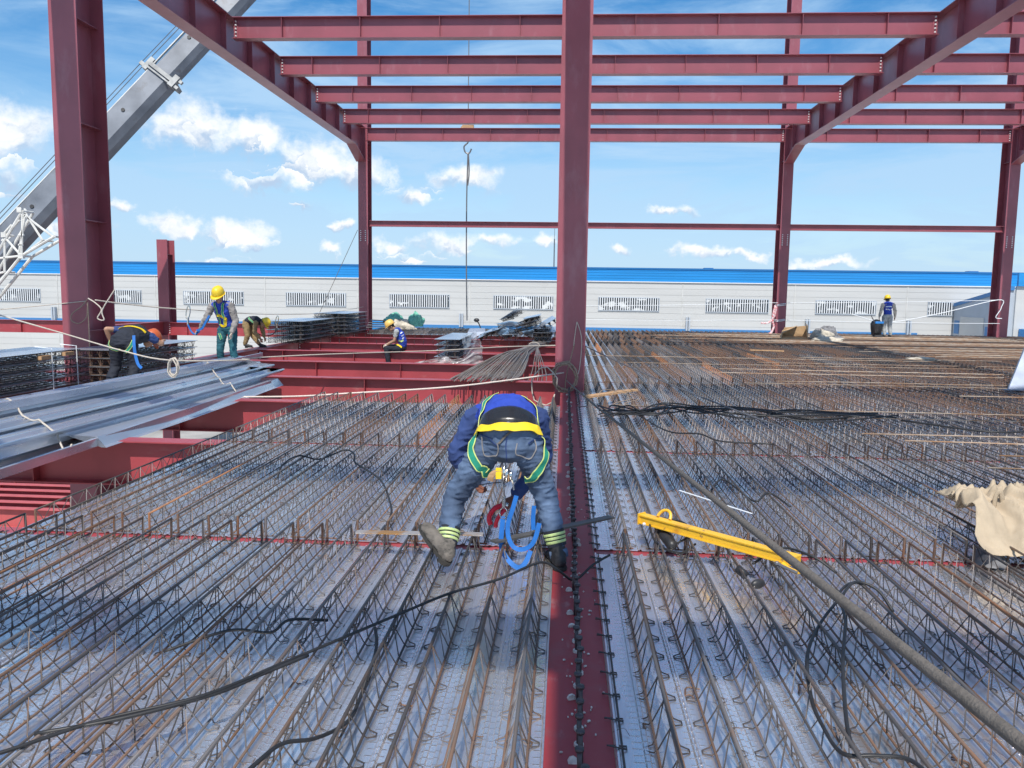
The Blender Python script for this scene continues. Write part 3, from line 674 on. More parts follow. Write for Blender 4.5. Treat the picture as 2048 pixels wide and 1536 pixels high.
# clear film on the small stack
def cloth(name, fn, nu, nv, m, label, cat, thick=0.0, smooth=True):
    b = MB(); vs = [fn(i/nu, j/nv) for j in range(nv+1) for i in range(nu+1)]
    fs = [(j*(nu+1)+i, j*(nu+1)+i+1, (j+1)*(nu+1)+i+1, (j+1)*(nu+1)+i) for j in range(nv) for i in range(nu)]
    b.add(vs, fs); o = solo(name, b, M[m], label, cat, None, smooth)
    if thick: s = o.modifiers.new('s', 'SOLIDIFY'); s.thickness = thick
    return o
def film(u, v):
    x = -3.75+1.75*u; y = 19.35+0.25*math.sin(v*2)+1.1*max(0,u-0.75)*4*(1-v)*0.5
    ztop = 0.03+0.55*math.exp(-((u-0.95)/0.16)**2)+0.16*math.exp(-((u-0.45)/0.25)**2)
    z = -0.05+ztop*v
    n = noise.fractal(V((u*7,v*6,3)),1,2,4)
    return (x+0.05*n, y-0.25*v*(1-u)+0.1*noise.noise(V((u*9,v*5,1))), z+0.06*n)
cloth('plastic_film', film, 46, 22, 'plastic', 'crumpled clear plastic film around the small panel stack', 'plastic film')
def film2(u, v):
    n = noise.fractal(V((u*5,v*8,9)),1,2,4)
    return (-2.50+0.06*n+0.08*math.sin(v*3.1), 19.5+3.3*u, -0.1+0.75*v+0.03*n)
cloth('plastic_film', film2, 30, 16, 'plastic', 'sagging clear film hanging on the right side of the small panel stack', 'plastic film')

# long galvanised flashings piled on the left
def flash(name, x, z, y0, y1, kind, label, rot=0.0, roll=0.0, sc=1.0):
    pr = {'tray': [(-0.33,0.05),(-0.31,0.0),(-0.16,0.0),(-0.145,0.014),(-0.125,0.014),(-0.11,0.0),(0.0,0.0),(0.03,0.035),(0.05,0.035),(0.08,0.0),(0.19,0.0),(0.20,0.012),(0.22,0.0),(0.28,0.0),(0.31,0.07),(0.335,0.07),(0.34,0.055)],
          'ell': [(-0.31,0.02),(-0.30,0.0),(-0.12,0.0),(-0.10,0.012),(-0.08,0.0),(0.12,0.0),(0.14,0.015),(0.22,0.015),(0.22,0.10),(0.205,0.105)],
          'zed': [(-0.25,0.06),(-0.2,0.0),(0.16,0.0),(0.2,-0.11),(0.26,-0.11)],
          'chan': [(-0.20,0.12),(-0.22,0.0),(0.22,0.0),(0.24,0.13)]}[kind]
    pr = [(p[0]*sc, p[1]*sc) for p in pr]
    th = 0.003; up = pr; lo = [(p[0]+0.0015, p[1]-th) for p in reversed(pr)]
    Lg = y1-y0
    nseg = 14; b = MB(); P = up+lo; n = len(P)
    for i in range(nseg+1):
        t = i/nseg; y = t*Lg; wob = 0.006*math.sin(t*9+x*7); tw = 0.02*noise.noise(V((x*3,t*3,1)))
        for p in P: b.v.append(V((p[0]+wob+tw*p[1], y, p[1]+0.5*wob+tw*p[0]-0.02*math.sin(math.pi*t))))
    for i in range(nseg):
        for j in range(n):
            b.f.append([i*n+j, i*n+(j+1)%n, (i+1)*n+(j+1)%n, (i+1)*n+j]); b.m.append(0)
    b.f.append(list(range(n))[::-1]); b.m.append(0); b.f.append([nseg*n+j for j in range(n)]); b.m.append(0)
    o = b.build(name, M['galv']); o.location = (x, y0, z); o.rotation_euler = (0, roll, rot)
    return tag(o, label, 'flashing', 'galvanised flashings piled on the left')
flash('flashing', -5.06, 0.02, 4.6, 13.9, 'ell', 'long galvanised flashing at the right edge of the pile, lit lip on its edge', 0.03)
flash('flashing', -5.12, 0.12, 8.25, 14.3, 'zed', 'shorter galvanised flashing with a slanted cut end over the pile\'s right edge', 0.03, 0.05)
flash('flashing', -5.45, 0.07, 5.0, 14.0, 'chan', 'galvanised channel flashing second from the right in the pile', 0.015, -0.1)
flash('flashing', -5.55, 0.19, 4.4, 14.8, 'tray', 'broad galvanised tray flashing lying over the middle of the pile', 0.0, 0.06)
flash('flashing', -6.05, 0.23, 4.0, 15.4, 'tray', 'widest galvanised tray flashing, bright, left of the pile\'s middle', -0.008, 0.10, 1.05)
flash('flashing', -6.42, 0.27, 4.4, 16.0, 'zed', 'galvanised flashing with a folded edge along the pile\'s left side', -0.01, 0.1, 1.1)
flash('flashing', -6.50, 0.33, 5.0, 16.2, 'ell', 'leftmost galvanised flashing beside the dark panel stack', -0.012, 0.05)
flash('flashing', -6.0, 0.10, 4.4, 14.5, 'tray', 'galvanised flashing buried under the middle of the pile', 0.0, 0.02)
flash('flashing', -5.75, 0.02, 6.8, 13.0, 'ell', 'galvanised flashing lying inside the pile showing a dark cut end', 0.0, 0.0)
bpy.context.view_layer.update()
FV, FF = [], []
for o in COL.objects:
    if o.name.startswith('flashing'):
        k0 = len(FV); FV += [o.matrix_world @ v.co for v in o.data.vertices]; FF += [[k0+i for i in p.vertices] for p in o.data.polygons]
FB = BVHTree.FromPolygons(FV, FF)
def drape(pts, dz):                                    # lay a rope on the pile
    out = []; last = 0.3
    for p in crom([(x,y,0) for x,y in pts], 5):
        h = FB.ray_cast(V((p.x,p.y,3)), V((0,0,-1)))[0]
        z = h.z if h is not None else last-0.06
        last = z; out.append(V((p.x,p.y,z+dz)))
    for _ in range(2): out = [out[0]]+[V((b.x,b.y,max(b.z,(a.z+b.z+c.z)/3))) for a,b,c in zip(out,out[1:],out[2:])]+[out[-1]]
    return out
for pts, lab in (([(-6.9,9.5),(-6.6,9.25),(-6.06,8.67),(-5.59,8.32),(-5.2,8.0),(-4.95,7.8)], 'pale rope lying across the near part of the flashing pile'),
                 ([(-6.75,14.9),(-6.42,14.31),(-5.95,13.5),(-5.47,12.67),(-5.1,12.3)], 'pale rope across the far end of the flashing pile')):
    solo('tie_rope', MB().tube(drape(pts,0.012), 0.011, 6), M['rope'], lab, 'rope', None, True)
# angled metal sheet at right
b = MB(); p0, p1 = V((7.66,14.5,.17)), V((8.55,15.3,1.62)); e = V((.26,-.03,0.0))
b.add([p0,p0+e,p1+e,p1,p0+V((0,.004,.0)),p0+e+V((0,.004,0)),p1+e+V((0,.004,0)),p1+V((0,.004,0))],[(0,1,2,3),(7,6,5,4),(0,4,5,1),(1,5,6,2),(2,6,7,3),(3,7,4,0)])
b.add([p0,p1,p1+V((-.02,-.07,0)),p0+V((-.02,-.07,0))],[(0,1,2,3)]); b.add([p0+e,p1+e,p1+e+V((.01,-.07,0)),p0+e+V((.01,-.07,0))],[(0,1,2,3)])
b.box((7.55,14.36,0.172),(8.7,14.44,0.185))
solo('metal_sheet', b, M['dullsheet'], 'leaning bluish metal flashing at the right picture edge', 'flashing')

# ------------------------------------------------------------------ rebar bundle draped over the beams
rb = thing('rebar_bundle', 'dark rebar bundle tied at its far end, draped over the open-bay beams', 'rebar bundle', (-1.2,19,0))
for i in range(64):
    u = (i+0.5)/64-0.5; j = random.uniform(-1,1)
    xa = -1.45+0.92*u*1.35; xe = -0.92+0.3*u
    lift = 0.10*math.cos(u*3)+0.05*j
    pts = [(xa-0.1+0.05*j,15.4+random.uniform(-.2,.4),0.02+0.03*abs(j)),(xa,16.5,0.08+lift*.4),(xa*0.6+xe*0.4+0.03*j,18.6,0.2+lift),(xe-.12,21.0,0.16+lift),(xe,24.3+random.uniform(-.3,.3),0.12+lift*.6),(xe+0.16+0.2*u,27.4+random.uniform(-.6,.6),0.05+.5*lift)]
    o = MB().tube(crom(pts,5), 0.012, 5).build('bar', M['rebardark'], rb)
for i in range(5):
    pts = [(-0.35-0.12*i,16.0+0.2*i,-0.25),(-0.38-.08*i,17.5,-0.02),(-0.55-.04*i,19.6,0.16),(-0.78,23.5,0.2)]
    MB().tube(crom(pts,5), 0.0095, 5).build('bar', M['rebardark'], rb)
MB().tube([(-0.9+0.16*math.cos(a*.52),24.2,0.17+0.09*math.sin(a*.52)) for a in range(12)], 0.012, 5, closed=True).build('tie', M['rope'], rb)

# ------------------------------------------------------------------ props on the deck
def obox(b, p0, p1, w, h, mi=0):                       # bar between two points
    p0, p1 = V(p0), V(p1); d = (p1-p0).normalized(); s = d.cross(V((0,0,1))).normalized()*(w/2); u = s.cross(d).normalized()*(h/2)
    b.add([p0-s-u,p0+s-u,p0+s+u,p0-s+u,p1-s-u,p1+s-u,p1+s+u,p1-s+u],[(3,2,1,0),(4,5,6,7),(0,1,5,4),(1,2,6,5),(2,3,7,6),(3,0,4,7)], mi); return b
lb = thing('lifting_beam', 'yellow painted lifting beam with a shackle at each end lying on the trusses', 'lifting beam', (0.95,5.0,0.16))
MB().extrude([(0,0),(0.002,0),(0.002,0.001),(0,0.001)],0,0.001)
p0, p1 = V((0.545,5.40,0.205)), V((1.36,4.60,0.205)); d = (p1-p0).normalized(); s_ = d.cross(V((0,0,1))).normalized()
bm_ = MB(); obox(bm_, p0-V((0,0,.026)), p1-V((0,0,.026)), 0.066, 0.008); obox(bm_, p0+V((0,0,.026)), p1+V((0,0,.026)), 0.066, 0.008); obox(bm_, p0, p1, 0.052, 0.0435); obox(bm_, p0-d*0.005, p0+d*0.005, 0.074, 0.074)
bm_.build('beam', M['yellow'], lb)
def arch(c, e, up, r, n=12): return [c + e*(r*math.cos(math.pi*i/n)) + up*(r*1.15*math.sin(math.pi*i/n)) for i in range(n+1)]
MB().tube(arch(p0+d*0.17+V((0,0,0.035))-s_*0.02, d, V((0,0,1))*0.8-s_*0.55, 0.05), 0.0105, 8).build('shackle', M['yellow'], lb)
MB().tube(arch(p1-d*0.03-V((0,0,0.03))+s_*.03, d, d*0.7-V((0,0,0.35))+s_*.3, 0.05), 0.0125, 8).build('shackle', M['yellow'], lb)
MB().tube([p1-d*0.09+s_*.06-V((0,0,.03)),p1+d*.03+s_*.06-V((0,0,.05))],.010,8).ell(p1-d*.1+s_*.055-V((0,0,.03)),.016,nu=8,nv=6).build('pin', M['steelwire'], lb)
MB().ell(p0+d*.06+s_*.045-V((0,0,.02)),.012,nu=8,nv=6).build('bolt', M['bolt'], lb)
b = obox(MB(), (-1.30,4.98,0.172), (-0.49,5.02,0.172), 0.066, 0.006); b.tube([(-0.53,5.018,0.1755),(-0.53,5.018,0.1765)],0.008,10)
solo('flat_bar', b, M['flat'], 'rust-spotted steel flat bar under the bent worker\'s left boot', 'steel bar')
b = obox(MB(), (-0.41,4.83,0.185), (0.35,5.49,0.182), 0.06, 0.012)
solo('flat_bar', b, M['darkflat'], 'dark flat bar lying slantwise under the bent worker, reaching over the girder', 'steel bar')
b = MB(); obox(b, (0.34,12.17,0.17),(0.95,12.85,0.185),0.13,0.03); obox(b,(0.9,12.8,0.186),(1.16,13.1,0.185),0.10,0.028)
solo('wood_board', b, M['wood'], 'old wooden board on the trusses beside the centre column\'s foot', 'board')
# black tool with cord
bt = thing('black_power_tool', 'black power tool with a coiled cord under the yellow lifting beam', 'power tool', (0.70,5.25,0.05))
MB().loft([(0.66,5.40,0.14),(0.69,5.28,0.13),(0.72,5.15,0.10)], [0.03,0.042,0.036], (1,0,0), 14).build('body', M['blacktool'], bt, True)
MB().tube([(0.66,5.40,0.14),(0.62,5.46,0.17)],0.03,10).build('head', M['bolt'], bt)
MB().tube(crom([(0.72,5.15,0.1),(0.83,5.2,0.15),(0.84,5.42,0.17),(0.72,5.5,0.18),(0.6,5.35,0.19),(0.62,5.12,0.12),(0.75,5.0,0.1),(0.86,5.1,0.13)]),0.008,6).build('cord', M['cable'], bt)
b = MB(); mx = Matrix.Rotation(0.5,3,'Z')
b.ell((1.12,4.52,0.09),(0.05,0.022,0.028),mx,12,8).tube([(1.06,4.56,.12),(1.02,4.60,.15)],.025,8)
solo('black_pouch', b, M['blacktool'], 'small black tool by the lower end of the lifting beam', 'tool', smooth=True)
solo('white_strip', obox(MB(),(0.93,6.35,0.175),(1.35,5.72,0.175),0.014,0.004), M['hose'], 'thin white plastic strip on the trusses above the lifting beam', 'strip')

# sack
def ragfn0(cx, cy, cz, sx, sy, sz, seed):
    def f(u, v):
        a = u*2*math.pi; ph = v*math.pi*0.5; n = noise.fractal(V((math.cos(a)*1.7,math.sin(a)*1.7,v*2.5+seed)),1,2,5); r = math.cos(ph)*(1+0.4*n)
        return (cx+sx*r*math.cos(a), cy+sy*r*math.sin(a), cz+sz*math.sin(ph)*(1+0.35*n))
    return f
def sackfn(u, v):                                      # empty sack thrown over a bundle: sharp folds, drooping front edge
    rid = lambda p, k: (1-min(1,abs(noise.noise(p))*k))**2
    x = 2.66+1.25*u; y = 5.12+0.80*v
    edge = noise.noise(V((v*4.1,3.3,0)))*0.07+noise.noise(V((v*11,1.3,0)))*0.04
    x += edge*(1-u)**2 + 0.10*(1-u)*(v-0.45)
    rise = min(1, max(0,(v+0.06*noise.noise(V((u*7,0,2))))/0.34)); rise = rise*rise*(3-2*rise)
    back = 1-max(0,(v-0.7)/0.3)**2*0.8
    body = 0.11+0.055*min(1,v*5)+0.19*rise*back*(0.72+0.28*min(1,u*4)+0.22*noise.noise(V((u*3.1,v*2.2,7))))
    p = V((u*3.6+0.9*noise.noise(V((u*2,v*2,1))), v*3.0+0.9*noise.noise(V((v*2,u*2,4))), 0))
    f = 0.085*rid(p,2.4)+0.060*rid(p*1.9+V((5,1,0)),2.6)+0.032*rid(p*4.2,2.2)
    tip = 0.07*math.exp(-((u-0.10)/0.06)**2-((v-0.42)/0.10)**2)
    return (x, y-0.06*f*6*(1-v), body+f*(0.35+0.65*rise)+tip)
sk = cloth('sack', sackfn, 110, 70, 'sack', 'large crumpled cream woven sack lying on the trusses at the right edge', 'sack', 0.004)
b = MB()
b.tube(crom([(2.84,5.42,0.34),(2.845,5.415,0.42),(2.865,5.41,0.455),(2.885,5.415,0.41),(2.90,5.42,0.34)]), [(0.016,0.004)]*25, 6)
tb = b.build('sack_loop', M['sack'], sk, True, off=sk.location)
cloth('dark_bag', ragfn0(2.74,5.22,0.03,0.10,0.10,0.10,4), 34, 16, 'greyrag', 'small crumpled dark grey bag under the left edge of the cream sack', 'bag')
ob = MB(); r = random.Random(5)
for i in range(170):
    yy = r.uniform(2.3,9.5); xx = r.uniform(-0.45*yy,0.55*yy)
    if -0.1 < xx < 0.26: continue
    a = r.uniform(0,6.28); l = r.uniform(0.015,0.06); c = V((xx,yy,0.014))
    ob.tube(crom([c, c+V((math.cos(a)*l,math.sin(a)*l,r.uniform(0,.012))), c+V((math.cos(a+.7)*l*1.7,math.sin(a+.7)*l*1.7,0.0))],3), r.choice((0.0012,0.002,0.004)), 4)
ob = ob.build('wire_offcuts', M['tB']); ob['kind'] = 'stuff'; tag(ob, 'short wire offcuts and scraps scattered on the deck sheets', 'scraps')
# cardboard + rags + net bags
b = MB(); c = V((8.35,30.6,0.17))
b.add([c+V(p) for p in ((-.45,-.3,0),(.5,-.35,.02),(.55,.2,.1),(-.35,.3,.12),(.42,-.2,.62),(.62,.2,.5),(-.2,.25,.42))],[(0,1,2,3),(1,4,5,2),(2,5,6,3),(3,6,0)])
b.add([c+V(p) for p in ((-.4,-.1,.2),(.1,-.05,.45),(.25,.2,.5),(-.3,.2,.3))],[(0,1,2,3)])
o = solo('cardboard_box', b, M['card'], 'torn brown cardboard box at the foot of the right rear column', 'box'); s = o.modifiers.new('s','SOLIDIFY'); s.thickness = 0.012
def ragfn(cx, cy, cz, sx, sy, sz, seed):
    def f(u, v):
        a = u*2*math.pi; ph = v*math.pi*0.5
        n = noise.fractal(V((math.cos(a)*1.7,math.sin(a)*1.7,v*2.5+seed)),1,2,5)
        r = math.cos(ph)*(1+0.4*n)
        return (cx+sx*r*math.cos(a), cy+sy*r*math.sin(a), cz+sz*math.sin(ph)*(1+0.35*n))
    return f
cloth('rag', ragfn(9.45,30.0,0.16,0.6,0.4,0.13,3), 34, 14, 'rag', 'pale folded rag beside the cardboard box on the far deck', 'rag')
cloth('rag', ragfn(9.55,31.0,0.16,0.4,0.35,0.34,8), 34, 14, 'rag', 'pale dirty cloth heap behind the folded rag', 'rag')
cloth('rag', ragfn(10.0,31.8,0.16,0.5,0.35,0.42,5), 34, 14, 'greyrag', 'grey cloth heap behind the pale cloth heap', 'rag')
cloth('rag', ragfn(9.2,21.5,0.16,0.35,0.3,0.06,12), 24, 10, 'rag', 'scrap of white cloth on the rusty trusses far right', 'rag')
cloth('net_bag', ragfn(-7.2,34.0,0.35,0.42,0.3,0.42,2), 34, 16, 'net', 'green net bag on the rear debris heap, left one', 'bag')
cloth('net_bag', ragfn(-6.3,34.1,0.25,0.36,0.3,0.55,6), 34, 16, 'net', 'green net bag on the rear debris heap, rounder right one', 'bag')
cloth('debris_cloth', ragfn(-6.85,33.6,0.15,0.55,0.3,0.36,9), 34, 14, 'rag', 'crumpled pale packaging below the green net bags', 'packaging')
for k in range(4):
    solo('board_offcut', obox(MB(), (-8.3+0.05*k,33.8,0.2+0.1*k),(-7.1+0.12*k,33.9,0.22+0.075*k),0.5,0.03), M['greyrag'], f'grey board on the rear debris heap, {ORD[k]} up from the bottom', 'board')
solo('yellow_lath', obox(MB(),(5.3,23.6,0.19),(6.2,23.4,0.19),0.04,0.03), M['wood'], 'thin yellowish lath lying on the far trusses before the cardboard box', 'lath')
b = MB().tube(crom([(-2.95,28.4,0.1),(-2.93,28.4,0.4),(-3.0,28.4,0.62),(-3.06,28.4,0.7)]),0.02,6).ell((-3.08,28.35,0.75),(0.1,0.06,0.07),None,12,8)
solo('work_lamp', b, M['blacktool'], 'small black lamp on a bent stalk at the rear of the open bay', 'lamp', smooth=True)
solo('blue_sheet', MB().add([(-3.15,26.3,0.42),(-2.55,26.2,0.46),(-2.6,26.4,0.56),(-3.1,26.5,0.54),(-3.0,26.1,0.2)],[(0,1,2,3),(0,4,1)]), M['galv'], 'small pale blue sheet lying before the heaped panels', 'sheet')
# ------------------------------------------------------------------ cables and ropes
cable('cable', [(-1.98,2.3,.16),(-1.82,2.42,.17),(-1.62,2.64,.17),(-1.33,2.83,.178),(-1.14,3.12,.172),(-.93,3.44,.17),(-.76,3.71,.165),(-.56,4.0,.165),(-.32,4.21,.175),(-.11,4.52,.17),(.0,4.58,.10),(.09,4.64,.03),(.2,4.72,.10),(.3,4.76,.15)], 0.0078, 'cable', 'long black cable running from the lower left corner to the worker\'s right boot')
cable('cable', [(-1.8,2.55,.16),(-1.55,2.66,.17),(-1.30,2.86,.17),(-1.18,3.05,.165),(-1.05,3.22,.17)], 0.0085, 'cable', 'second black cable lying against the long cable at lower left')
cable('cable', [(-1.02,2.25,.16),(-.97,2.45,.165),(-.93,2.57,.16),(-.85,2.68,.12),(-.80,2.9,.06),(-.80,3.1,.05),(-.84,3.56,.05),(-.9,3.8,.05)], 0.008, 'cable', 'black cable coming up at the bottom edge left of the girder')
cable('cable', [(-1.72,3.30,.12),(-1.55,3.43,.15),(-1.46,3.49,.15),(-1.32,3.52,.13),(-1.26,3.6,.16),(-1.14,3.8,.08)], 0.0075, 'cable', 'short black cable draped over two shaded trusses at left')
cable('cable', [(-2.43,6.7,.1),(-2.47,6.95,.16),(-2.44,7.3,.17),(-2.25,7.31,.14),(-2.1,7.62,.17),(-1.92,7.3,.2),(-1.85,7.07,.17),(-1.67,6.78,.17),(-1.46,6.43,.15),(-1.25,5.8,.12),(-1.2,5.5,.1)], 0.008, 'cable', 'thin black cable arching over the left trusses')
cable('cable', [(1.74,4.2,.08),(1.69,4.3,.16),(1.58,4.32,.19),(1.43,4.1,.18),(1.25,3.83,.15),(1.09,3.48,.15),(1.01,3.15,.12),(1.0,2.96,.1),(1.0,2.75,.12),(1.1,2.71,.14),(1.19,2.66,.16),(1.22,2.5,.17)], 0.008, 'cable', 'black cable looping over the trusses at lower right, outer loop')
cable('cable', [(1.70,4.26,.1),(1.60,4.34,.18),(1.45,4.17,.18),(1.37,3.84,.17),(1.21,3.39,.17),(1.08,2.96,.15),(1.04,2.78,.13)], 0.0078, 'cable', 'black cable inside the lower right loop')
cable('cable', [(1.21,6.6,.1),(1.30,6.74,.17),(1.37,6.79,.17),(1.44,6.53,.14),(1.49,6.21,.14),(1.62,6.33,.18),(1.74,6.16,.12)], 0.008, 'cable', 'thin black cable waving over the trusses above the white strip')
cable('cable', [(1.15,4.78,.12),(1.35,4.95,.17),(1.5,4.8,.17),(1.62,4.72,.1)], 0.008, 'cable', 'short black cable at the right end of the lifting beam')
for k in range(9):
    r = random.Random(k)
    pts = [(0.42+.2*r.random(),11.2-1.2*r.random(),.2)]
    for (x,y) in ((.75,10.5),(1.1,10.3),(1.47,10.9),(1.83,10.75),(2.3,10.45),(3.0,10.4),(3.6+.9*r.random(),10.3)): pts.append((x+r.uniform(-.12,.12), y+r.uniform(-.38,.38), .19+r.uniform(0,.07)))
    cable('cable', pts, 0.010, 'cable', f'black cable in the tangle right of the centre column, strand {["lowest","second","third","fourth","fifth","sixth","seventh","eighth","highest"][k]}', group='cable tangle beside the centre column')
cable('cable', [(0.95,10.2,.2),(1.2,9.2,.17),(1.5,8.9,.2),(1.7,8.7,.16),(2.2,8.5,.18)], 0.009, 'cable', 'black cable trailing toward the camera from the cable tangle')
cable('cable', [(4.2,10.3,.2),(5.0,9.6,.19),(6.0,10.1,.2),(7.2,10.9,.2),(8.2,11.0,.19)], 0.012, 'cable', 'black cable across the rusty trusses at right')
for k in range(2):
    r = random.Random(40+k)
    cable('wire_loop', [(0.5+.15*k+r.uniform(-.1,.1),11.4+.5*r.random(),.18),(0.6+.2*k,12.2,.28),(0.9+.15*k,12.5,.2),(1.0+.1*k,11.6,.24),(0.7+.15*k,11.2,.2),(1.2+.2*k,10.9,.22)], 0.005, 'rope_tan', f'thin tan wire coil by the wooden board, {ORD[k]} from the girder', 'wire')
cable('rope', [(0.05,13.95,.22),(0.245,7.1,.76),(0.30,5.4,.90),(0.40,2.2,1.163),(0.49,-0.7,1.398)], 0.0087, 'rope_grey', 'thick grey rope running from the centre column toward the camera', 'rope', k=10)
def coil(c, nrm, r, n, w, m, label, parent=None, sq=1.25):
    c = V(c); nrm = V(nrm).normalized(); a = nrm.cross(V((0,0,1))).normalized(); u = a.cross(nrm)
    pts = []
    for i in range(n*14):
        t = 2*math.pi*i/14; k = r*(1+0.12*math.sin(i*0.7)+0.06*math.sin(i*2.3))
        pts.append(c + a*(k*math.cos(t)) + u*(k*sq*math.sin(t)) + nrm*(0.025*math.sin(i*0.31)))
    return solo('rope_coil', MB().tube(pts, w, 5), M[m], label, 'rope', None, True)
coil((0.02,14.05,0.27), (0,1,0.1), 0.20, 5, 0.012, 'rope_tan', 'tan rope coil tied round the foot of the centre column')
coil((-0.35,13.9,0.12), (0.2,1,0), 0.24, 1, 0.012, 'rope', 'single pale rope loop left of the tan rope coil')
coil((-5.95,12.0,0.50), (0.2,1,0), 0.085, 4, 0.011, 'rope', 'pale rope hank hanging on the line above the flashings', sq=1.6)
def sag(a, b, s=0.05, n=8, j=0.0):
    a, b = V(a), V(b); return [a.lerp(b, i/n) - V((0,0,s*4*(i/n)*(1-i/n))) + V((0,0,random.uniform(-j,j))) for i in range(n+1)]
cable('lifeline', [(-9.1,12.5,-.05),(-6.6,12.5,-.02),(-4.47,12.5,.02),(-3.35,12.5,.10),(-1.9,12.7,.20),(-1.0,13.3,.26),(0.0,14.2,.33)], 0.014, 'rope_pink', 'pale lifeline rope crossing in front of the nearest open-bay beam', 'rope')
cable('lifeline', [(-10.18,14.1,1.16),(-8.67,12.05,1.24),(-7.64,12.0,.98),(-6.78,12.0,.75),(-6.0,12.0,.61),(-5.2,13.0,.55),(-5.6,14.0,.49),(-4.6,15.5,.47),(-2.88,18.0,.40),(-1.3,16.3,.62),(-.16,14.28,.80)], 0.011, 'rope', 'pale lifeline rope from the left edge past the red-helmeted man to the column', 'rope')
cable('lifeline', sag((-8.44,14.18,1.47),(-7.5,15.9,1.28),0.02), 0.012, 'rope', 'pale lifeline from the left column to the standing man\'s hook', 'rope')
cable('lifeline', sag((-7.5,15.9,1.28),(-8.85,35.4,1.02),0.2), 0.009, 'rope', 'thin lifeline from the standing man\'s hook to the rear column', 'rope')
cable('lifeline', sag((-13.5,14.3,1.0),(-8.6,14.18,1.45),0.03), 0.008, 'rope', 'thin lifeline left of the big near column', 'rope')
cable('knot_rope', [(-8.55,14.15,1.50),(-8.40,14.12,1.42),(-8.28,14.1,1.30),(-8.36,14.1,1.15),(-8.24,14.1,1.12),(-8.27,14.1,1.28),(-8.12,14.1,1.52),(-8.02,14.1,1.66)], 0.012, 'rope', 'pale rope knot with a loose end on the big near column', 'rope')
cable('knot_rope', [(-8.57,14.15,1.48),(-8.66,14.13,1.36),(-8.84,14.12,1.22),(-8.86,14.12,1.10),(-8.72,14.12,1.05),(-8.58,14.13,1.17),(-8.56,14.15,1.40),(-8.56,14.15,0.5)], 0.009, 'rope_tan', 'tan rope loop hanging on the big near column', 'rope')
cable('lifeline', sag((-9.1,35.45,4.35),(-10.9,35.0,.3),0.0), 0.012, 'rope_grey', 'guy rope slanting down from the left rear column', 'rope')
for k,(z0_,z1_,z2_) in enumerate(((1.2,1.47,1.72),(.62,.74,.74))):
    for j,(a,b) in enumerate((((0.36,35.3,z0_),(9.0,35.3,z1_)),((9.42,35.3,z1_),(18.13,35.3,z2_)))):
        cable('barrier_rope', sag(a,b,0.03), 0.0105, 'hose', f'{["upper","lower"][k]} white barrier rope at the rear deck edge, {["left","right"][j]} of the tape-wrapped column', 'rope')
cable('barrier_rope', [(12.0,35.3,1.05),(13.5,35.3,.72),(15.6,35.3,1.1),(17.95,35.25,1.72),(18.1,35.22,1.4),(17.9,35.2,1.0),(18.15,35.2,.95)], 0.017, 'hose', 'slack white rope tied in a loop on the far right column', 'rope')
for k, z in enumerate((1.42,1.36,.75,.70)):
    solo('rope_lashing', MB().tube([(9.2+0.225*math.cos(a*math.pi/4), 35.47 if math.sin(a*math.pi/4) < 0 else 35.6, z+.03*math.sin(a)) for a in range(8)],0.015,5,closed=True), M['hose'], f'white rope lashing round the tape-wrapped column, {ORD[k]} from the top', 'rope')
b = MB().tube(crom([(8.9,35.3,1.35),(8.82,35.25,1.0),(8.8,35.25,.7),(8.86,35.25,.45),(8.75,35.2,.2),(8.65,35.1,.17)]), [(0.05,0.02)]*31, 6)
b.tube(crom([(8.95,35.3,1.3),(8.86,35.28,.85),(8.6,35.2,.62),(8.3,35.2,.6)]), [(0.04,.015)]*19, 6)
solo('warning_tape', b, M['tape'], 'crumpled red and white warning tape at the tape-wrapped right rear column', 'tape', smooth=True)
cable('column_wire', [(0.16,14.25,0.8),(0.20,14.25,1.15),(0.22,14.25,1.2),(0.30,14.22,.9),(0.27,14.22,.4),(0.2,14.2,.24)], 0.008, 'rope', 'pale wire loop on the face of the centre column', 'wire')
cable('column_wire', [(0.18,14.26,0.85),(0.05,14.24,.3),(0.02,14.22,-.0),(-0.08,14.0,0.02)], 0.009, 'rope_tan', 'tan wire hanging down the centre column to the girder', 'wire')
cable('lifeline', sag((0.35,14.4,.8),(2.6,9.2,.2),0.05), 0.010, 'steelwire', 'thin dark wire from the centre column to the cable tangle', 'wire')
for k,(x,y,z) in enumerate(((-7.47,15.75,1.33),(-8.6,23.9,0.9))):
    b = MB().tube([(x+0.04*math.cos(a*.5236)+.02*math.sin(a*.5236), y, z-0.1+0.13*math.sin(a*.5236)) for a in range(12)], 0.012, 6, closed=True).tube([(x,y,z-.2),(x-.01,y,z-.34)],0.02,6)
    solo('safety_hook', b, M['chrome'], ['large steel safety hook beside the standing man','steel safety hook in the air beside the khaki worker'][k], 'hook')
cable('lanyard', [(-7.48,15.75,.99),(-7.42,15.75,.86),(-7.32,15.7,.80),(-7.22,15.7,.86)], 0.018, 'blue_strap', 'blue lanyard hanging beside the standing man', 'lanyard')
cable('lanyard', [(-8.61,23.9,.6),(-8.7,23.9,.4),(-8.95,23.8,.32),(-9.12,23.7,.4)], 0.014, 'cable', 'dark lanyard beside the khaki worker', 'lanyard')

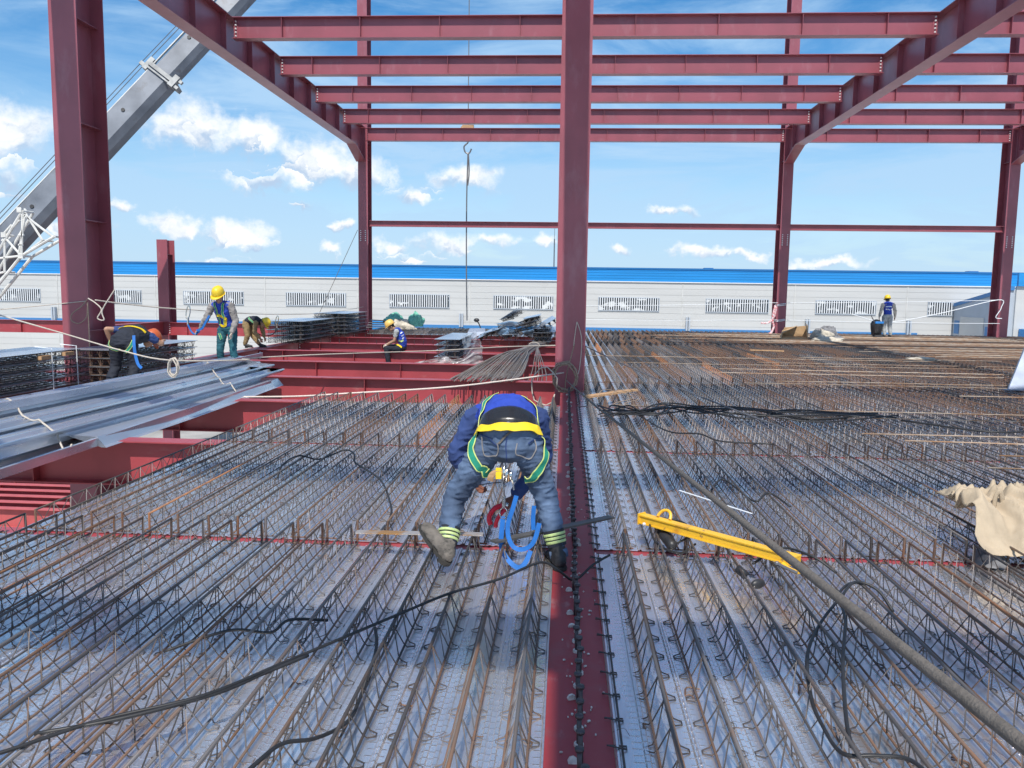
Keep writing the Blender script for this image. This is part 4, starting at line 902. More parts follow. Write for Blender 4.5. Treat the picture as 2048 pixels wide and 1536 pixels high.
# ------------------------------------------------------------------ sky, sun, camera
SUN_EL = R(56); SUN_AZ = R(0.9)
wld = bpy.data.worlds.new('World'); SC.world = wld; wld.use_nodes = True
nt = wld.node_tree; N = nt.nodes; L = nt.links
bg = N['Background']; bg.inputs['Strength'].default_value = 1.0
sky = N.new('ShaderNodeTexSky'); sky.sky_type = 'NISHITA'; sky.sun_disc = False
sky.sun_elevation = SUN_EL; sky.sun_rotation = R(180)+SUN_AZ; sky.air_density = 1.0; sky.dust_density = 0.5; sky.ozone_density = 1.5
tc = N.new('ShaderNodeTexCoord'); sx = N.new('ShaderNodeSeparateXYZ'); L.new(tc.outputs['Generated'], sx.inputs[0])
def mth(op, a, b=None, c=None):
    n = N.new('ShaderNodeMath'); n.operation = op
    for i, v in enumerate((a,b,c)):
        if v is None: continue
        if isinstance(v,(int,float)): n.inputs[i].default_value = v
        else: L.new(v, n.inputs[i])
    return n.outputs[0]
def vm(op, a, b):
    n = N.new('ShaderNodeVectorMath'); n.operation = op
    for i, v in enumerate((a,b)):
        if v is None: continue
        if isinstance(v, tuple): n.inputs[i].default_value = v
        else: L.new(v, n.inputs[i])
    return n
az = mth('ARCTAN2', sx.outputs['X'], sx.outputs['Y']); el = mth('ARCSINE', sx.outputs['Z'])
cb = N.new('ShaderNodeCombineXYZ'); L.new(az, cb.inputs[0]); L.new(el, cb.inputs[1]); P = cb.outputs[0]
n1 = N.new('ShaderNodeTexNoise'); n1.inputs['Scale'].default_value = 26; n1.inputs['Detail'].default_value = 8; n1.inputs['Roughness'].default_value = 0.58; L.new(P, n1.inputs['Vector'])
off = vm('MULTIPLY', vm('SUBTRACT', n1.outputs['Color'], (0.5,0.5,0.5)).outputs[0], (0.085,0.05,0)).outputs[0]
PP = vm('ADD', P, off).outputs[0]
CL = [(-0.43,0.172,0.052,0.034),(-0.375,0.168,0.05,0.028),(-0.30,0.142,0.062,0.032),(-0.25,0.132,0.045,0.026),(-0.356,0.119,0.042,0.015),(-0.121,0.135,0.042,0.018),(-0.183,0.115,0.03,0.012),(-0.613,0.15,0.05,0.037),(-0.62,0.105,0.036,0.018),(-0.504,0.087,0.022,0.009),(-0.39,0.059,0.04,0.017),(-0.454,0.068,0.03,0.016),(0.121,0.096,0.028,0.008),(-0.138,0.056,0.046,0.015),(-0.081,0.06,0.024,0.011),(-0.213,0.052,0.022,0.012),(0.064,0.054,0.018,0.009),(0.159,0.05,0.042,0.0105),(0.216,0.047,0.024,0.0075),(-0.029,0.062,0.017,0.01),(-0.272,0.073,0.014,0.008),(-0.281,0.044,0.021,0.009),(-0.317,0.099,0.014,0.007),(-0.374,0.045,0.021,0.012),(-0.418,0.03,0.034,0.006),(-0.189,0.038,0.04,0.007),(-0.56,0.06,0.04,0.012),(0.30,0.04,0.05,0.008),
      (0.75,0.2,0.12,0.05),(1.3,0.25,0.2,0.06),(-1.0,0.22,0.15,0.05),(-1.6,0.3,0.25,0.08),(2.2,0.4,0.3,0.1),(-2.4,0.35,0.3,0.1),(3.0,0.3,0.2,0.08)]
best = None; relv = None
for (a,e,ra,re) in CL:
    dv = vm('SUBTRACT', PP, (a,e,0)).outputs[0]; dv = vm('MULTIPLY', dv, (1.05/ra,1.02/re,0)).outputs[0]
    ln = N.new('ShaderNodeVectorMath'); ln.operation = 'LENGTH'; L.new(dv, ln.inputs[0])
    d = mth('SUBTRACT', 1.0, ln.outputs['Value'])
    sp = N.new('ShaderNodeSeparateXYZ'); L.new(dv, sp.inputs[0])
    hgt = mth('MULTIPLY', sp.outputs['Y'], mth('GREATER_THAN', d, -0.4))
    best = d if best is None else mth('MAXIMUM', best, d)
    relv = hgt if relv is None else mth('ADD', relv, hgt)
n2 = N.new('ShaderNodeTexNoise'); n2.inputs['Scale'].default_value = 55; n2.inputs['Detail'].default_value = 7; n2.inputs['Roughness'].default_value = 0.62; L.new(P, n2.inputs['Vector'])
dens = mth('ADD', best, mth('MULTIPLY', mth('SUBTRACT', n2.outputs['Fac'], 0.5), 1.1))
def smooth(v, a, b):
    n = N.new('ShaderNodeMapRange'); n.interpolation_type = 'SMOOTHSTEP'; n.inputs['From Min'].default_value = a; n.inputs['From Max'].default_value = b; L.new(v, n.inputs['Value']); return n.outputs['Result']
edge = mth('MULTIPLY_ADD', relv, 0.35, 0.0)
cm = smooth(mth('ADD', dens, mth('MINIMUM', edge, 0.15)), -0.20, 0.75)
# thin cirrus veil
mp = N.new('ShaderNodeMapping'); mp.inputs['Scale'].default_value = (2.2,9.0,1); mp.inputs['Rotation'].default_value = (0,0,0.12); L.new(P, mp.inputs['Vector'])
n3 = N.new('ShaderNodeTexNoise'); n3.inputs['Scale'].default_value = 1.7; n3.inputs['Detail'].default_value = 9; n3.inputs['Roughness'].default_value = 0.6; n3.inputs['Distortion'].default_value = 0.6; L.new(mp.outputs[0], n3.inputs['Vector'])
ci = mth('MULTIPLY', smooth(n3.outputs['Fac'], 0.36, 0.72), 0.9)
lowhaze = smooth(el, 0.30, 0.0)
ci = mth('MINIMUM', mth('ADD', ci, mth('MULTIPLY', lowhaze, 0.75)), 0.85)
skc = N.new('ShaderNodeVectorMath'); skc.operation = 'SCALE'; hsv = N.new('ShaderNodeHueSaturation'); hsv.inputs['Saturation'].default_value = 1.45; L.new(sky.outputs[0], hsv.inputs['Color']); L.new(hsv.outputs[0], skc.inputs[0]); skc.inputs['Scale'].default_value = 0.128
def mixc(f, a, b):
    n = N.new('ShaderNodeMix'); n.data_type = 'RGBA'; L.new(f, n.inputs['Factor'])
    for nm, v in (('A',a),('B',b)):
        if isinstance(v, tuple): n.inputs[nm].default_value = (*v,1)
        else: L.new(v, n.inputs[nm])
    return n.outputs['Result']
c1 = mixc(ci, skc.outputs[0], (0.42,0.62,0.84))
n4 = N.new('ShaderNodeTexNoise'); n4.inputs['Scale'].default_value = 38; n4.inputs['Detail'].default_value = 6; L.new(PP, n4.inputs['Vector'])
lit = smooth(mth('ADD', mth('MULTIPLY', relv, 0.6), mth('MULTIPLY', mth('SUBTRACT', n4.outputs['Fac'], 0.42), 2.6)), -0.35, 0.55)
cc = mixc(lit, (0.43,0.56,0.74), (0.90,0.92,0.93))
c2 = mixc(cm, c1, cc)
L.new(c2, bg.inputs['Color'])

sd = bpy.data.lights.new('Sun','SUN'); sd.energy = 4.4; sd.angle = R(0.53); sd.color = (1.0,0.95,0.87)
so = bpy.data.objects.new('Sun', sd); COL.objects.link(so)
ldir = V((math.sin(SUN_AZ)*math.cos(SUN_EL), math.cos(SUN_AZ)*math.cos(SUN_EL), -math.sin(SUN_EL)))
so.rotation_euler = ldir.to_track_quat('-Z','Y').to_euler(); so.location = (0,-20,30)
f_, pitch, yaw, roll = 1626.1, .11109, .06364, .014645
fw = V((-math.sin(yaw)*math.cos(pitch), math.cos(yaw)*math.cos(pitch), -math.sin(pitch))); rr_ = V((math.cos(yaw), math.sin(yaw), 0)); uu_ = rr_.cross(fw)
c_, s_2 = math.cos(roll), math.sin(roll); r2 = c_*rr_+s_2*uu_; u2 = -s_2*rr_+c_*uu_
cd = bpy.data.cameras.new('Camera'); cd.sensor_width = 36; cd.lens = 36*f_/2048; cd.clip_end = 2000; cd.clip_start = 0.05
co = bpy.data.objects.new('Camera', cd); COL.objects.link(co); SC.camera = co
mw = Matrix((r2, u2, -fw)).transposed().to_4x4(); mw.translation = (0,0,1.7); co.matrix_world = mw
SC.view_settings.view_transform = 'Standard'; SC.view_settings.look = 'None'; SC.view_settings.exposure = 0.22; SC.view_settings.gamma = 1.0
# ------------------------------------------------------------------ people
def remeshed(mb, vox, sm=4, wr=0.0, wscale=(9,9,9), seed=0):
    me = mb.mesh('tmp', M['skin']); o = bpy.data.objects.new('tmp', me); COL.objects.link(o)
    m = o.modifiers.new('r','REMESH'); m.mode = 'VOXEL'; m.voxel_size = vox
    if sm: s = o.modifiers.new('s','SMOOTH'); s.factor = 0.5; s.iterations = sm
    dg = bpy.context.evaluated_depsgraph_get(); dg.update()
    ev = o.evaluated_get(dg); out = bpy.data.meshes.new_from_object(ev)
    bpy.data.objects.remove(o); bpy.data.meshes.remove(me)
    if wr:
        nr = [v.normal.copy() for v in out.vertices]
        for v, n in zip(out.vertices, nr):
            p = V((v.co.x*wscale[0], v.co.y*wscale[1], v.co.z*wscale[2])) + V((seed,seed*2,0))
            r = 1-abs(noise.noise(p))*2; r2 = noise.noise(p*2.3)
            r3 = max(0.0, 1-abs(noise.noise(p*1.35+V((4.1,2.2,0))))*3.2)**2; v.co += n*(wr*(0.5*r+0.45*r2+0.9*r3-0.3))
    out.polygons.foreach_set('use_smooth', [True]*len(out.polygons)); out.update()
    return out
def put(name, me, m, parent):
    me.materials.clear()
    for q in (m if isinstance(m, (list,tuple)) else [m]): me.materials.append(q)
    o = V(root_loc(parent)); me.transform(Matrix.Translation(-o)); me.name = name
    return link(name, me, parent)
def lerp(a, b, t): return V(a).lerp(V(b), t)
def hand(mb, wr, d, pn, ts, curl=0.5, s=1.0):
    """palm from wrist along d, palm normal pn, thumb toward ts; five separate bent fingers"""
    wr = V(wr); d = V(d).normalized(); pn = V(pn); pn = (pn - d*pn.dot(d)).normalized(); ts = V(ts); ts = (ts-d*ts.dot(d)-pn*ts.dot(pn)).normalized()
    kn = wr + d*0.085*s
    mb.loft([wr, wr+d*0.03*s, wr+d*0.06*s, kn], [(0.026*s,0.018*s),(0.034*s,0.016*s),(0.041*s,0.0145*s),(0.040*s,0.012*s)], ts, 14)
    for i, (o, L) in enumerate(((0.030,0.074),(0.0105,0.083),(-0.0095,0.077),(-0.029,0.060))):
        b = kn + ts*o*s; pts = [b - d*0.012*s, b]; a = 0.25+0.1*i*curl; fd = d
        for f in (0.45,0.32,0.23):
            fd = (d*math.cos(a*curl*1.5) + pn*math.sin(a*curl*1.5)).normalized(); pts.append(pts[-1]+fd*L*f*s); a += 0.75
        mb.loft(pts, [0.0095*s,0.0095*s,0.0088*s,0.0082*s,0.007*s], ts, 8)
    tb = wr + d*0.028*s + ts*0.026*s; td = (ts*0.75+d*0.6+pn*0.25*curl).normalized(); t2 = (d*0.9+ts*0.2+pn*0.5*curl).normalized()
    mb.loft([tb-td*0.01*s, tb+td*0.03*s, tb+td*0.034*s+t2*0.028*s, tb+td*0.036*s+t2*0.05*s], [0.0135*s,0.012*s,0.010*s,0.008*s], pn, 8)
def headparts(mb, c, f, u, s=1.0):
    c = V(c); f = V(f).normalized(); u = V(u); u = (u-f*u.dot(f)).normalized(); r = f.cross(u)
    mx = Matrix((r,f,u)).transposed()
    mb.ell(c+u*0.03*s, (0.076*s,0.094*s,0.095*s), mx, 20, 14)
    mb.ell(c+f*0.028*s-u*0.055*s, (0.056*s,0.062*s,0.066*s), mx, 16, 10)
    mb.ell(c+f*0.070*s-u*0.098*s, (0.026*s,0.022*s,0.020*s), mx, 10, 8)
    mb.loft([c+f*0.088*s+u*0.012*s, c+f*0.104*s-u*0.018*s, c+f*0.108*s-u*0.032*s], [0.009*s,0.012*s,0.015*s], r, 8)
    mb.ell(c+f*0.086*s+u*0.022*s, (0.052*s,0.014*s,0.010*s), mx, 12, 6)
    mb.ell(c+f*0.088*s-u*0.066*s, (0.026*s,0.012*s,0.010*s), mx, 10, 6)
    for sg in (-1,1): mb.ell(c+r*sg*0.078*s-u*0.015*s-f*0.005*s, (0.010*s,0.020*s,0.032*s), mx, 8, 8)
    return mx, r, f, u
def helmet(par, c, f, u, m, s=1.0):
    c = V(c); f = V(f).normalized(); u = V(u); u = (u-f*u.dot(f)).normalized(); r = f.cross(u); b = MB(); n = 28
    def P(x,y,z): return c + r*x + f*y + u*z
    rings = [(1.0,0.0),(1.0,0.025),(0.97,0.06),(0.88,0.10),(0.70,0.132),(0.42,0.152),(0.15,0.158)]
    o = len(b.v)
    for k,(q,z) in enumerate(rings):
        for j in range(n):
            a = 2*math.pi*j/n; rg = 0.007*max(0,1-abs(math.cos(a))*6)*(k > 1) + (0.004*max(0,1-abs(abs(math.cos(a))-0.45)*9)*(k > 1))
            b.v.append(P(0.118*q*s*math.cos(a), 0.142*q*s*math.sin(a), (0.045+z+rg)*s))
    for k in range(len(rings)-1):
        for j in range(n): b.f.append([o+k*n+j,o+k*n+(j+1)%n,o+(k+1)*n+(j+1)%n,o+(k+1)*n+j]); b.m.append(0)
    b.v.append(P(0,0,0.206*s)); b.f += [[o+(len(rings)-1)*n+j, o+(len(rings)-1)*n+(j+1)%n, len(b.v)-1] for j in range(n)]; b.m += [0]*n
    br = len(b.v)
    for k in range(2):
        for j in range(n):
            a = 2*math.pi*j/n; ex = (0.018+0.05*max(0,math.sin(a))**2)*k
            b.v.append(P((0.119+ex*0.7)*s*math.cos(a), (0.143+ex)*s*math.sin(a), (0.046-0.35*ex)*s))
    for j in range(n): b.f.append([br+j,br+(j+1)%n,br+n+(j+1)%n,br+n+j]); b.m.append(0)
    h = b.build('helmet', m, par, True)
    sdf = h.modifiers.new('s','SOLIDIFY'); sdf.thickness = 0.004
    return h
def strap(par, name, pts, w, bvh, mats, off=0.006, k=8, flat=None, edges=True):
    """webbing laid over a surface: densified path, snapped to the cloth"""
    P = crom(pts, k); Q = []; NN = []
    for p in P:
        if bvh is not None:
            loc, n, i, d = bvh.find_nearest(p)
            Q.append(loc + n*off); NN.append(n)
        else: Q.append(p); NN.append(V(flat))
    for _ in range(6):
        Q = [Q[0]] + [(Q[i-1]+Q[i]*2+Q[i+1])/4 for i in range(1,len(Q)-1)] + [Q[-1]]
        NN = [NN[0]] + [((NN[i-1]+NN[i]*2+NN[i+1])/4).normalized() for i in range(1,len(NN)-1)] + [NN[-1]]
    b = MB(); cols = [-1,-0.74,0.74,1] if edges else [-1,-0.3,0.3,1]
    for i, (p, n) in enumerate(zip(Q, NN)):
        t = (Q[min(i+1,len(Q)-1)]-Q[max(i-1,0)]).normalized(); s = t.cross(n).normalized()
        for c in cols: b.v.append(p + s*(c*w/2))
    for i in range(len(Q)-1):
        for j in range(3):
            a = i*4+j; b.f.append([a,a+1,a+5,a+4]); b.m.append(0 if j == 1 or not edges else 1)
    o = b.build(name, mats, par); s = o.modifiers.new('s','SOLIDIFY'); s.thickness = 0.004; s.offset = 0
    return o
def bvh_of(o):
    rl = V(root_loc(o)); me = o.data
    return BVHTree.FromPolygons([v.co+rl for v in me.vertices], [tuple(p.vertices) for p in me.polygons])
def boot(par, heel, toe, ank, m, up=V((0,0,1)), s=1.0):
    heel, toe, ank, up = V(heel), V(toe), V(ank), V(up); d = (toe-heel).normalized(); sd = d.cross(up).normalized(); up = sd.cross(d)
    b = MB(); L = (toe-heel).length
    b.loft([heel+d*0.03+up*0.045, heel+d*0.09+up*0.05, heel+d*L*0.6+up*0.042, toe-d*0.045+up*0.036], [(0.036*s,0.045*s),(0.040*s,0.05*s),(0.046*s,0.04*s),(0.044*s,0.032*s)], sd, 16)
    b.loft([heel+d*0.055+up*0.05, lerp(heel+d*0.06+up*0.05, ank, 0.6), ank], [(0.045*s,0.05*s),(0.046*s,0.052*s),(0.05*s,0.055*s)], sd, 16)
    me = remeshed(b, 0.008, 2, 0.006, (22,22,22)); o = put('boot', me, m, par)
    sb = MB(); n = 20
    pr = []
    for j in range(n):
        a = 2*math.pi*j/n; y = L/2+ (L/2+0.004)*math.sin(a); wx = 0.047*s*math.copysign(abs(math.cos(a))**0.6, math.cos(a))*(0.9 if y < L*0.3 else 1.05)
        pr.append((wx, y))
    for z in (0.0,0.02): sb.v += [heel+d*p[1]+sd*p[0]+up*z for p in pr]
    for j in range(n): sb.f.append([j,(j+1)%n,n+(j+1)%n,n+j]); sb.m.append(0)
    sb.f += [list(range(n))[::-1], list(range(n,2*n))]; sb.m += [0,0]
    sb.build('sole', M['sole'], o)
    hl = MB(); hl.tube([heel+d*0.045-up*0.012, heel+d*0.045+up*0.0195], 0.044*s, 14); hl.build('boot_heel', M['sole'], o)
    return o
def person(label, J, top_m, tr_m, boot_m, helm_m, skin='skin', vox=0.010, sleeves='long', sleeve_m=None, glove_m=None, bulk=1.0, straps=True, hs=1.0, group=None, legw=1.0, cvox=None):
    base = lerp(J['heelL'], J['heelR'], 0.5) if 'heelL' in J else V(J['pel'])
    root = thing('person', label, 'person', (base.x, base.y, min(V(J['heelL']).z, V(J['heelR']).z)))
    S = lambda k: V(J[k])
    sd = (S('shR')-S('shL')).normalized(); cvox = cvox or vox
    mid = lerp(J['pel'], J['chest'], 0.45) if 'mid' not in J else S('mid')
    # ---- body, one continuous skin
    b = MB()
    b.loft([J['pel'], mid, J['chest'], lerp(J['chest'],J['neck'],0.65)], [(0.14*bulk,0.10*bulk),(0.125*bulk,0.095*bulk),(0.15*bulk,0.105*bulk),(0.12*bulk,0.075*bulk)], sd, 20)
    b.loft([lerp(J['chest'],J['neck'],0.5), J['neck'], J['head']], [0.06,0.052,0.05], sd, 12)
    b.loft([J['shL'], lerp(J['shL'],J['shR'],0.5), J['shR']], [0.055,0.07,0.055], S('chest')-S('neck'), 12)
    headparts(b, J['head'], J['hf'], J['hu'], hs)
    gl = []
    for q in 'LR':
        b.loft([J['sh'+q], lerp(J['sh'+q],J['el'+q],0.5), J['el'+q]], [0.052,0.048,0.040], sd, 12)
        b.loft([J['el'+q], lerp(J['el'+q],J['wr'+q],0.4), J['wr'+q]], [0.041,0.040,0.027], sd, 12)
        hd = J['hd'+q]; hand(b, J['wr'+q], hd[0], hd[1], hd[2], hd[3] if len(hd) > 3 else 0.5); gl.append((S('wr'+q), V(hd[0]).normalized()))
        b.loft([J['hip'+q], lerp(J['hip'+q],J['kn'+q],0.5), J['kn'+q]], [0.085,0.075,0.055], sd, 14)
        b.loft([J['kn'+q], lerp(J['kn'+q],J['an'+q],0.35), J['an'+q]], [0.056,0.055,0.036], sd, 14)
        uq = V(J.get('up'+q,(0,0,1))).normalized(); b.loft([S('an'+q), lerp(J['heel'+q],J['toe'+q],0.28)+uq*.055, lerp(J['heel'+q],J['toe'+q],0.72)+uq*.042], [0.034,0.028,0.022], sd, 10)
    me = remeshed(b, vox, 3)
    body = put('body', me, [M[skin], M[glove_m] if glove_m else M[skin]], root)
    if glove_m:
        rl = root_loc(root)
        for p in body.data.polygons:
            c = p.center + rl
            for w, d in gl:
                if (c-w).length < 0.2 and (c-w).dot(d) > 0.005: p.material_index = 1
    # ---- trousers
    t = MB()
    w = legw
    hipm = lerp(J['hipL'],J['hipR'],0.5); tdir = (S('pel')-mid).normalized()
    t.loft([lerp(J['pel'],mid,0.42), J['pel'], hipm], [(0.165*bulk,0.118*bulk),(0.185*bulk,0.142*bulk),(0.17*bulk,0.13*bulk)], sd, 22)
    for q in 'LR':
        t.loft([J['hip'+q], lerp(J['hip'+q],J['kn'+q],0.35), lerp(J['hip'+q],J['kn'+q],0.75), J['kn'+q]], [0.115*w,0.108*w,0.088*w,0.082*w], sd, 18)
        t.loft([J['kn'+q], lerp(J['kn'+q],J['an'+q],0.35), lerp(J['kn'+q],J['an'+q],0.8), J['an'+q]], [0.081*w,0.079*w,0.067*w,0.058*w], sd, 18)
    tr = put('trousers', remeshed(t, cvox, 3, 0.0095, (6,6,19), 3), tr_m, root)
    # ---- jacket or vest
    def top(arms, infl, nm, m):
        j = MB()
        j.loft([lerp(J['pel'],mid,0.30), mid, J['chest'], lerp(J['chest'],J['neck'],0.7)], [(0.172*bulk*infl,0.128*bulk*infl),(0.165*bulk*infl,0.125*bulk*infl),(0.185*bulk*infl,0.135*bulk*infl),(0.14*bulk*infl,0.095*bulk*infl)], sd, 22)
        j.loft([lerp(J['shL'],J['shR'],0.04), lerp(J['shL'],J['shR'],0.5), lerp(J['shL'],J['shR'],0.96)], [0.075*infl,0.10*infl,0.075*infl], S('chest')-S('neck'), 14)
        j.loft([lerp(J['chest'],J['neck'],0.7), lerp(J['chest'],J['neck'],1.0)], [0.085,0.066], sd, 12)
        if arms:
            for q in 'LR':
                j.loft([J['sh'+q], lerp(J['sh'+q],J['el'+q],0.5), J['el'+q]], [0.076,0.068,0.060], sd, 14)
                if arms == 'long': j.loft([J['el'+q], lerp(J['el'+q],J['wr'+q],0.5), lerp(J['el'+q],J['wr'+q],0.94)], [0.060,0.056,0.044], sd, 14)
        return put(nm, remeshed(j, cvox, 3, 0.010, (7,7,12), 11), m, root)
    def sleeveset(arms, nm, m):
        j = MB()
        j.loft([lerp(J['shL'],J['shR'],0.0), lerp(J['shL'],J['shR'],0.5), lerp(J['shL'],J['shR'],1.0)], [0.07,0.085,0.07], S('chest')-S('neck'), 14)
        for q in 'LR':
            e = 0.55 if arms == 'short' else 1
            j.loft([J['sh'+q], lerp(J['sh'+q],J['el'+q],0.5*e), lerp(J['sh'+q],J['el'+q],e)], [0.074,0.066,0.060], sd, 14)
            if arms == 'long': j.loft([J['el'+q], lerp(J['el'+q],J['wr'+q],0.5), lerp(J['el'+q],J['wr'+q],0.93)], [0.061,0.056,0.044], sd, 14)
        return put(nm, remeshed(j, cvox, 3, 0.011, (9,9,13), 5), m, root)
    if sleeve_m: jk = top(None, 1.0, 'vest', top_m); sl = sleeveset(sleeves, 'sleeves', sleeve_m)
    else: jk = top(sleeves, 1.0, 'jacket', top_m); sl = None
    for q in 'LR': boot(root, J['heel'+q], J['toe'+q], J['an'+q], boot_m[q] if isinstance(boot_m, dict) else boot_m, J.get('up'+q, (0,0,1)))
    f = V(J['hf']).normalized(); u = V(J['hu']); u = (u-f*u.dot(f)).normalized(); r = f.cross(u); c = S('head')
    for sg in (-1,1): MB().ell(c+f*0.090*hs+r*sg*0.03*hs+u*0.008*hs, 0.0085, None, 8, 6).build('eye', M['eye'], root, True)
    MB().ell(c+f*0.098*hs-u*0.067*hs, (0.018,0.006,0.003), Matrix((r,f,u)).transposed(), 10, 6).build('mouth', M['skin_dark'], root, True)
    hb = MB(); mx = Matrix((r,f,u)).transposed(); hb.ell(c+u*0.035*hs-f*0.012*hs, (0.082*hs,0.094*hs,0.094*hs), mx, 18, 12)
    hb.loft([c-f*0.07*hs, c-f*0.078*hs-u*0.05*hs], [(0.06,0.02),(0.05,0.015)], r, 10); hb.build('hair', M['hair'], root, True)
    if helm_m: helmet(root, c+u*0.01, f, u, helm_m, hs)
    return root, tr, jk, sl
def P3(**k): return k

# 1. the bent worker in the foreground
J = P3(pel=(-.335,4.95,.80), mid=(-.34,5.11,.905), chest=(-.37,5.33,.90), neck=(-.385,5.52,.87), head=(-.39,5.66,.82), hf=(0,.25,-1), hu=(0,1,.25),
   shL=(-.585,5.38,.875), elL=(-.715,5.36,.62), wrL=(-.60,5.38,.47), hdL=((.35,.0,-.75),(.6,-.2,.3),(0,-1,-.1),.7),
   shR=(-.165,5.38,.88), elR=(-.125,5.47,.60), wrR=(-.315,5.38,.325), hdR=((-.8,-.15,-.42),(-.1,.2,-1),(-.2,-1,0),.8),
   hipL=(-.445,4.965,.77), hipR=(-.215,4.965,.765), knL=(-.675,5.01,.405), knR=(-.092,5.03,.41), anL=(-.693,4.84,.165), anR=(-.02,4.965,.135),
   heelL=(-.665,4.70,.07), toeL=(-.875,4.93,.235), upL=(.45,-.25,.85), heelR=(.015,4.855,.004), toeR=(-.065,5.12,.006))
man, tr, jk, _ = person('worker in jeans and blue vest bent double in the foreground, back to the camera, green harness', J, M['royal'], [M['jeans']], {'L': M['bootgrey'], 'R': M['bootblack']}, None, 'skin_dark', 0.0065, sleeves=None, sleeve_m=M['navy'], glove_m='brownglove', bulk=1.10, legw=0.98) if False else person('worker in jeans and blue vest bent double in the foreground, wearing a green harness', J, M['royal'], [M['jeans']], {'L': M['bootgrey'], 'R': M['bootblack']}, M['helm_y'], 'skin_dark', 0.0065, sleeves='long', sleeve_m=M['navy'], glove_m='brownglove', bulk=1.06, legw=0.88, cvox=0.0085)
man['category'] = 'person'
bt_, bj = bvh_of(tr), bvh_of(jk)
b = MB(); b.loft([(-.337,4.985,.835),(-.338,5.02,.862),(-.339,5.06,.885)],[(0.192,0.140),(0.190,0.138),(0.186,0.136)],(1,0,0),28)
lt = put('back_belt', remeshed(b, 0.008, 4), M['leather'], man); bl_ = bvh_of(lt)
GS = [M['green_strap'], M['yellow_edge']]
strap(man, 'waist_strap', [(-.535,4.94,.845),(-.51,4.88,.88),(-.43,4.83,.895),(-.34,4.82,.895),(-.25,4.83,.905),(-.165,4.88,.895),(-.135,4.94,.855)], 0.062, bt_, [M['yellow_belt'],M['yellow_belt']], 0.022, edges=False)
strap(man, 'thigh_strap', [(-.55,5.0,.86),(-.575,4.9,.80),(-.57,4.86,.72),(-.51,4.82,.635),(-.44,4.83,.585),(-.395,4.87,.56)], 0.050, bt_, GS, 0.010)
strap(man, 'thigh_strap', [(-.115,5.02,.80),(-.085,4.93,.74),(-.10,4.88,.66),(-.16,4.84,.585),(-.225,4.84,.555),(-.29,4.87,.55)], 0.050, bt_, GS, 0.010)
strap(man, 'shoulder_strap', [(-.555,5.0,.80),(-.55,5.05,.90),(-.535,5.12,.97),(-.50,5.25,1.02),(-.45,5.38,1.04)], 0.046, bj, GS, 0.008)
strap(man, 'shoulder_strap', [(-.13,5.05,.86),(-.15,5.13,.94),(-.19,5.25,.99),(-.26,5.38,1.02)], 0.046, bj, GS, 0.008)
for pts in ([(-.51,4.87,.855),(-.455,4.82,.815),(-.40,4.82,.775)],[(-.20,4.84,.80),(-.15,4.87,.81),(-.125,4.92,.83)],[(-.335,4.82,.86),(-.335,4.80,.78),(-.335,4.83,.70),(-.335,4.90,.64)]):
    strap(man, 'seam', pts, 0.007, bt_, [M['navy'],M['navy']], 0.002, edges=False)
for pts in ([(-.50,4.84,.835),(-.50,4.82,.74),(-.44,4.815,.69),(-.39,4.815,.74),(-.395,4.82,.80)],[(-.27,4.82,.80),(-.275,4.815,.72),(-.21,4.82,.69),(-.15,4.84,.74),(-.145,4.86,.81)]):
    strap(man, 'pocket_stitching', pts, 0.006, bt_, [M['greysleeve'],M['greysleeve']], 0.002, edges=False)
strap(man, 'hanging_cord', [(-.30,4.82,.88),(-.345,4.81,.84),(-.39,4.81,.795)], 0.012, bt_, [M['rope_grey'],M['rope_grey']], 0.008, edges=False)
for q in 'LR':                                                      # reflective ankle bands
    a, k = V(J['an'+q]), V(J['kn'+q]); d = (k-a).normalized(); e1 = d.cross(V((0,1,0))).normalized(); e2 = d.cross(e1)
    for i, o in enumerate((0.012,0.036,0.060)):
        c = a+d*(o+0.01)
        MB().tube([c+e1*(0.0625+0.003*i)*math.cos(t*math.pi/12)+e2*(0.0625+.003*i)*math.sin(t*math.pi/12) for t in range(24)], [(0.0085,0.003)]*24, 6, closed=True, side=d).build('reflective_band', M['lime'], man)
    c = a+d*0.045
    MB().tube([c+d*t for t in (-.052,-.02,.02,.052)], [0.060,0.062,0.0645,0.066], 24).build('ankle_wrap', M['blackcloth'], man)
    c = a-d*0.06
    MB().tube([c-d*.02,c+d*.005,c+d*0.03], [0.056,0.06,0.058], 20).build('trouser_cuff', M['jeans'], man, True)
# buckle cluster and lanyard between the legs
bk = MB().box((-.40,4.84,.575),(-.365,4.865,.64)).build('buckle_webbing', M['yellow_belt'], man)
MB().tube(crom([(-.435,4.85,.56),(-.42,4.845,.60),(-.38,4.845,.615),(-.34,4.845,.60),(-.32,4.85,.56)]), [(0.02,.005)]*25, 6).build('ring_webbing', M['wood'], man)
for x, z0, z1 in ((-.352,.565,.655),(-.335,.555,.64),(-.31,.57,.62)): MB().tube([(x,4.835,z0),(x+.004,4.832,z1)], [0.008,0.011], 8).build('buckle', M['chrome'], man, True)
MB().tube(crom([(-.36,4.86,.56),(-.352,4.87,.50),(-.35,4.88,.455)]), 0.006, 8).build('carabiner_shaft', M['chrome'], man)
MB().tube([(-.35,4.88,.46),(-.352,4.885,.385)], 0.011, 8).build('carabiner', M['chrome'], man)
MB().tube([(-.352+0.024*math.cos(a*.5236),4.885,.352+.036*math.sin(a*.5236)) for a in range(12)], 0.005, 6, closed=True).build('carabiner_ring', M['chrome'], man)
MB().tube(crom([(-.31,4.87,.58),(-.295,4.88,.54),(-.29,4.885,.50)]),0.006,6).build('small_hook', M['chrome'], man)
BS = [M['blue_strap'], M['blue_strap']]
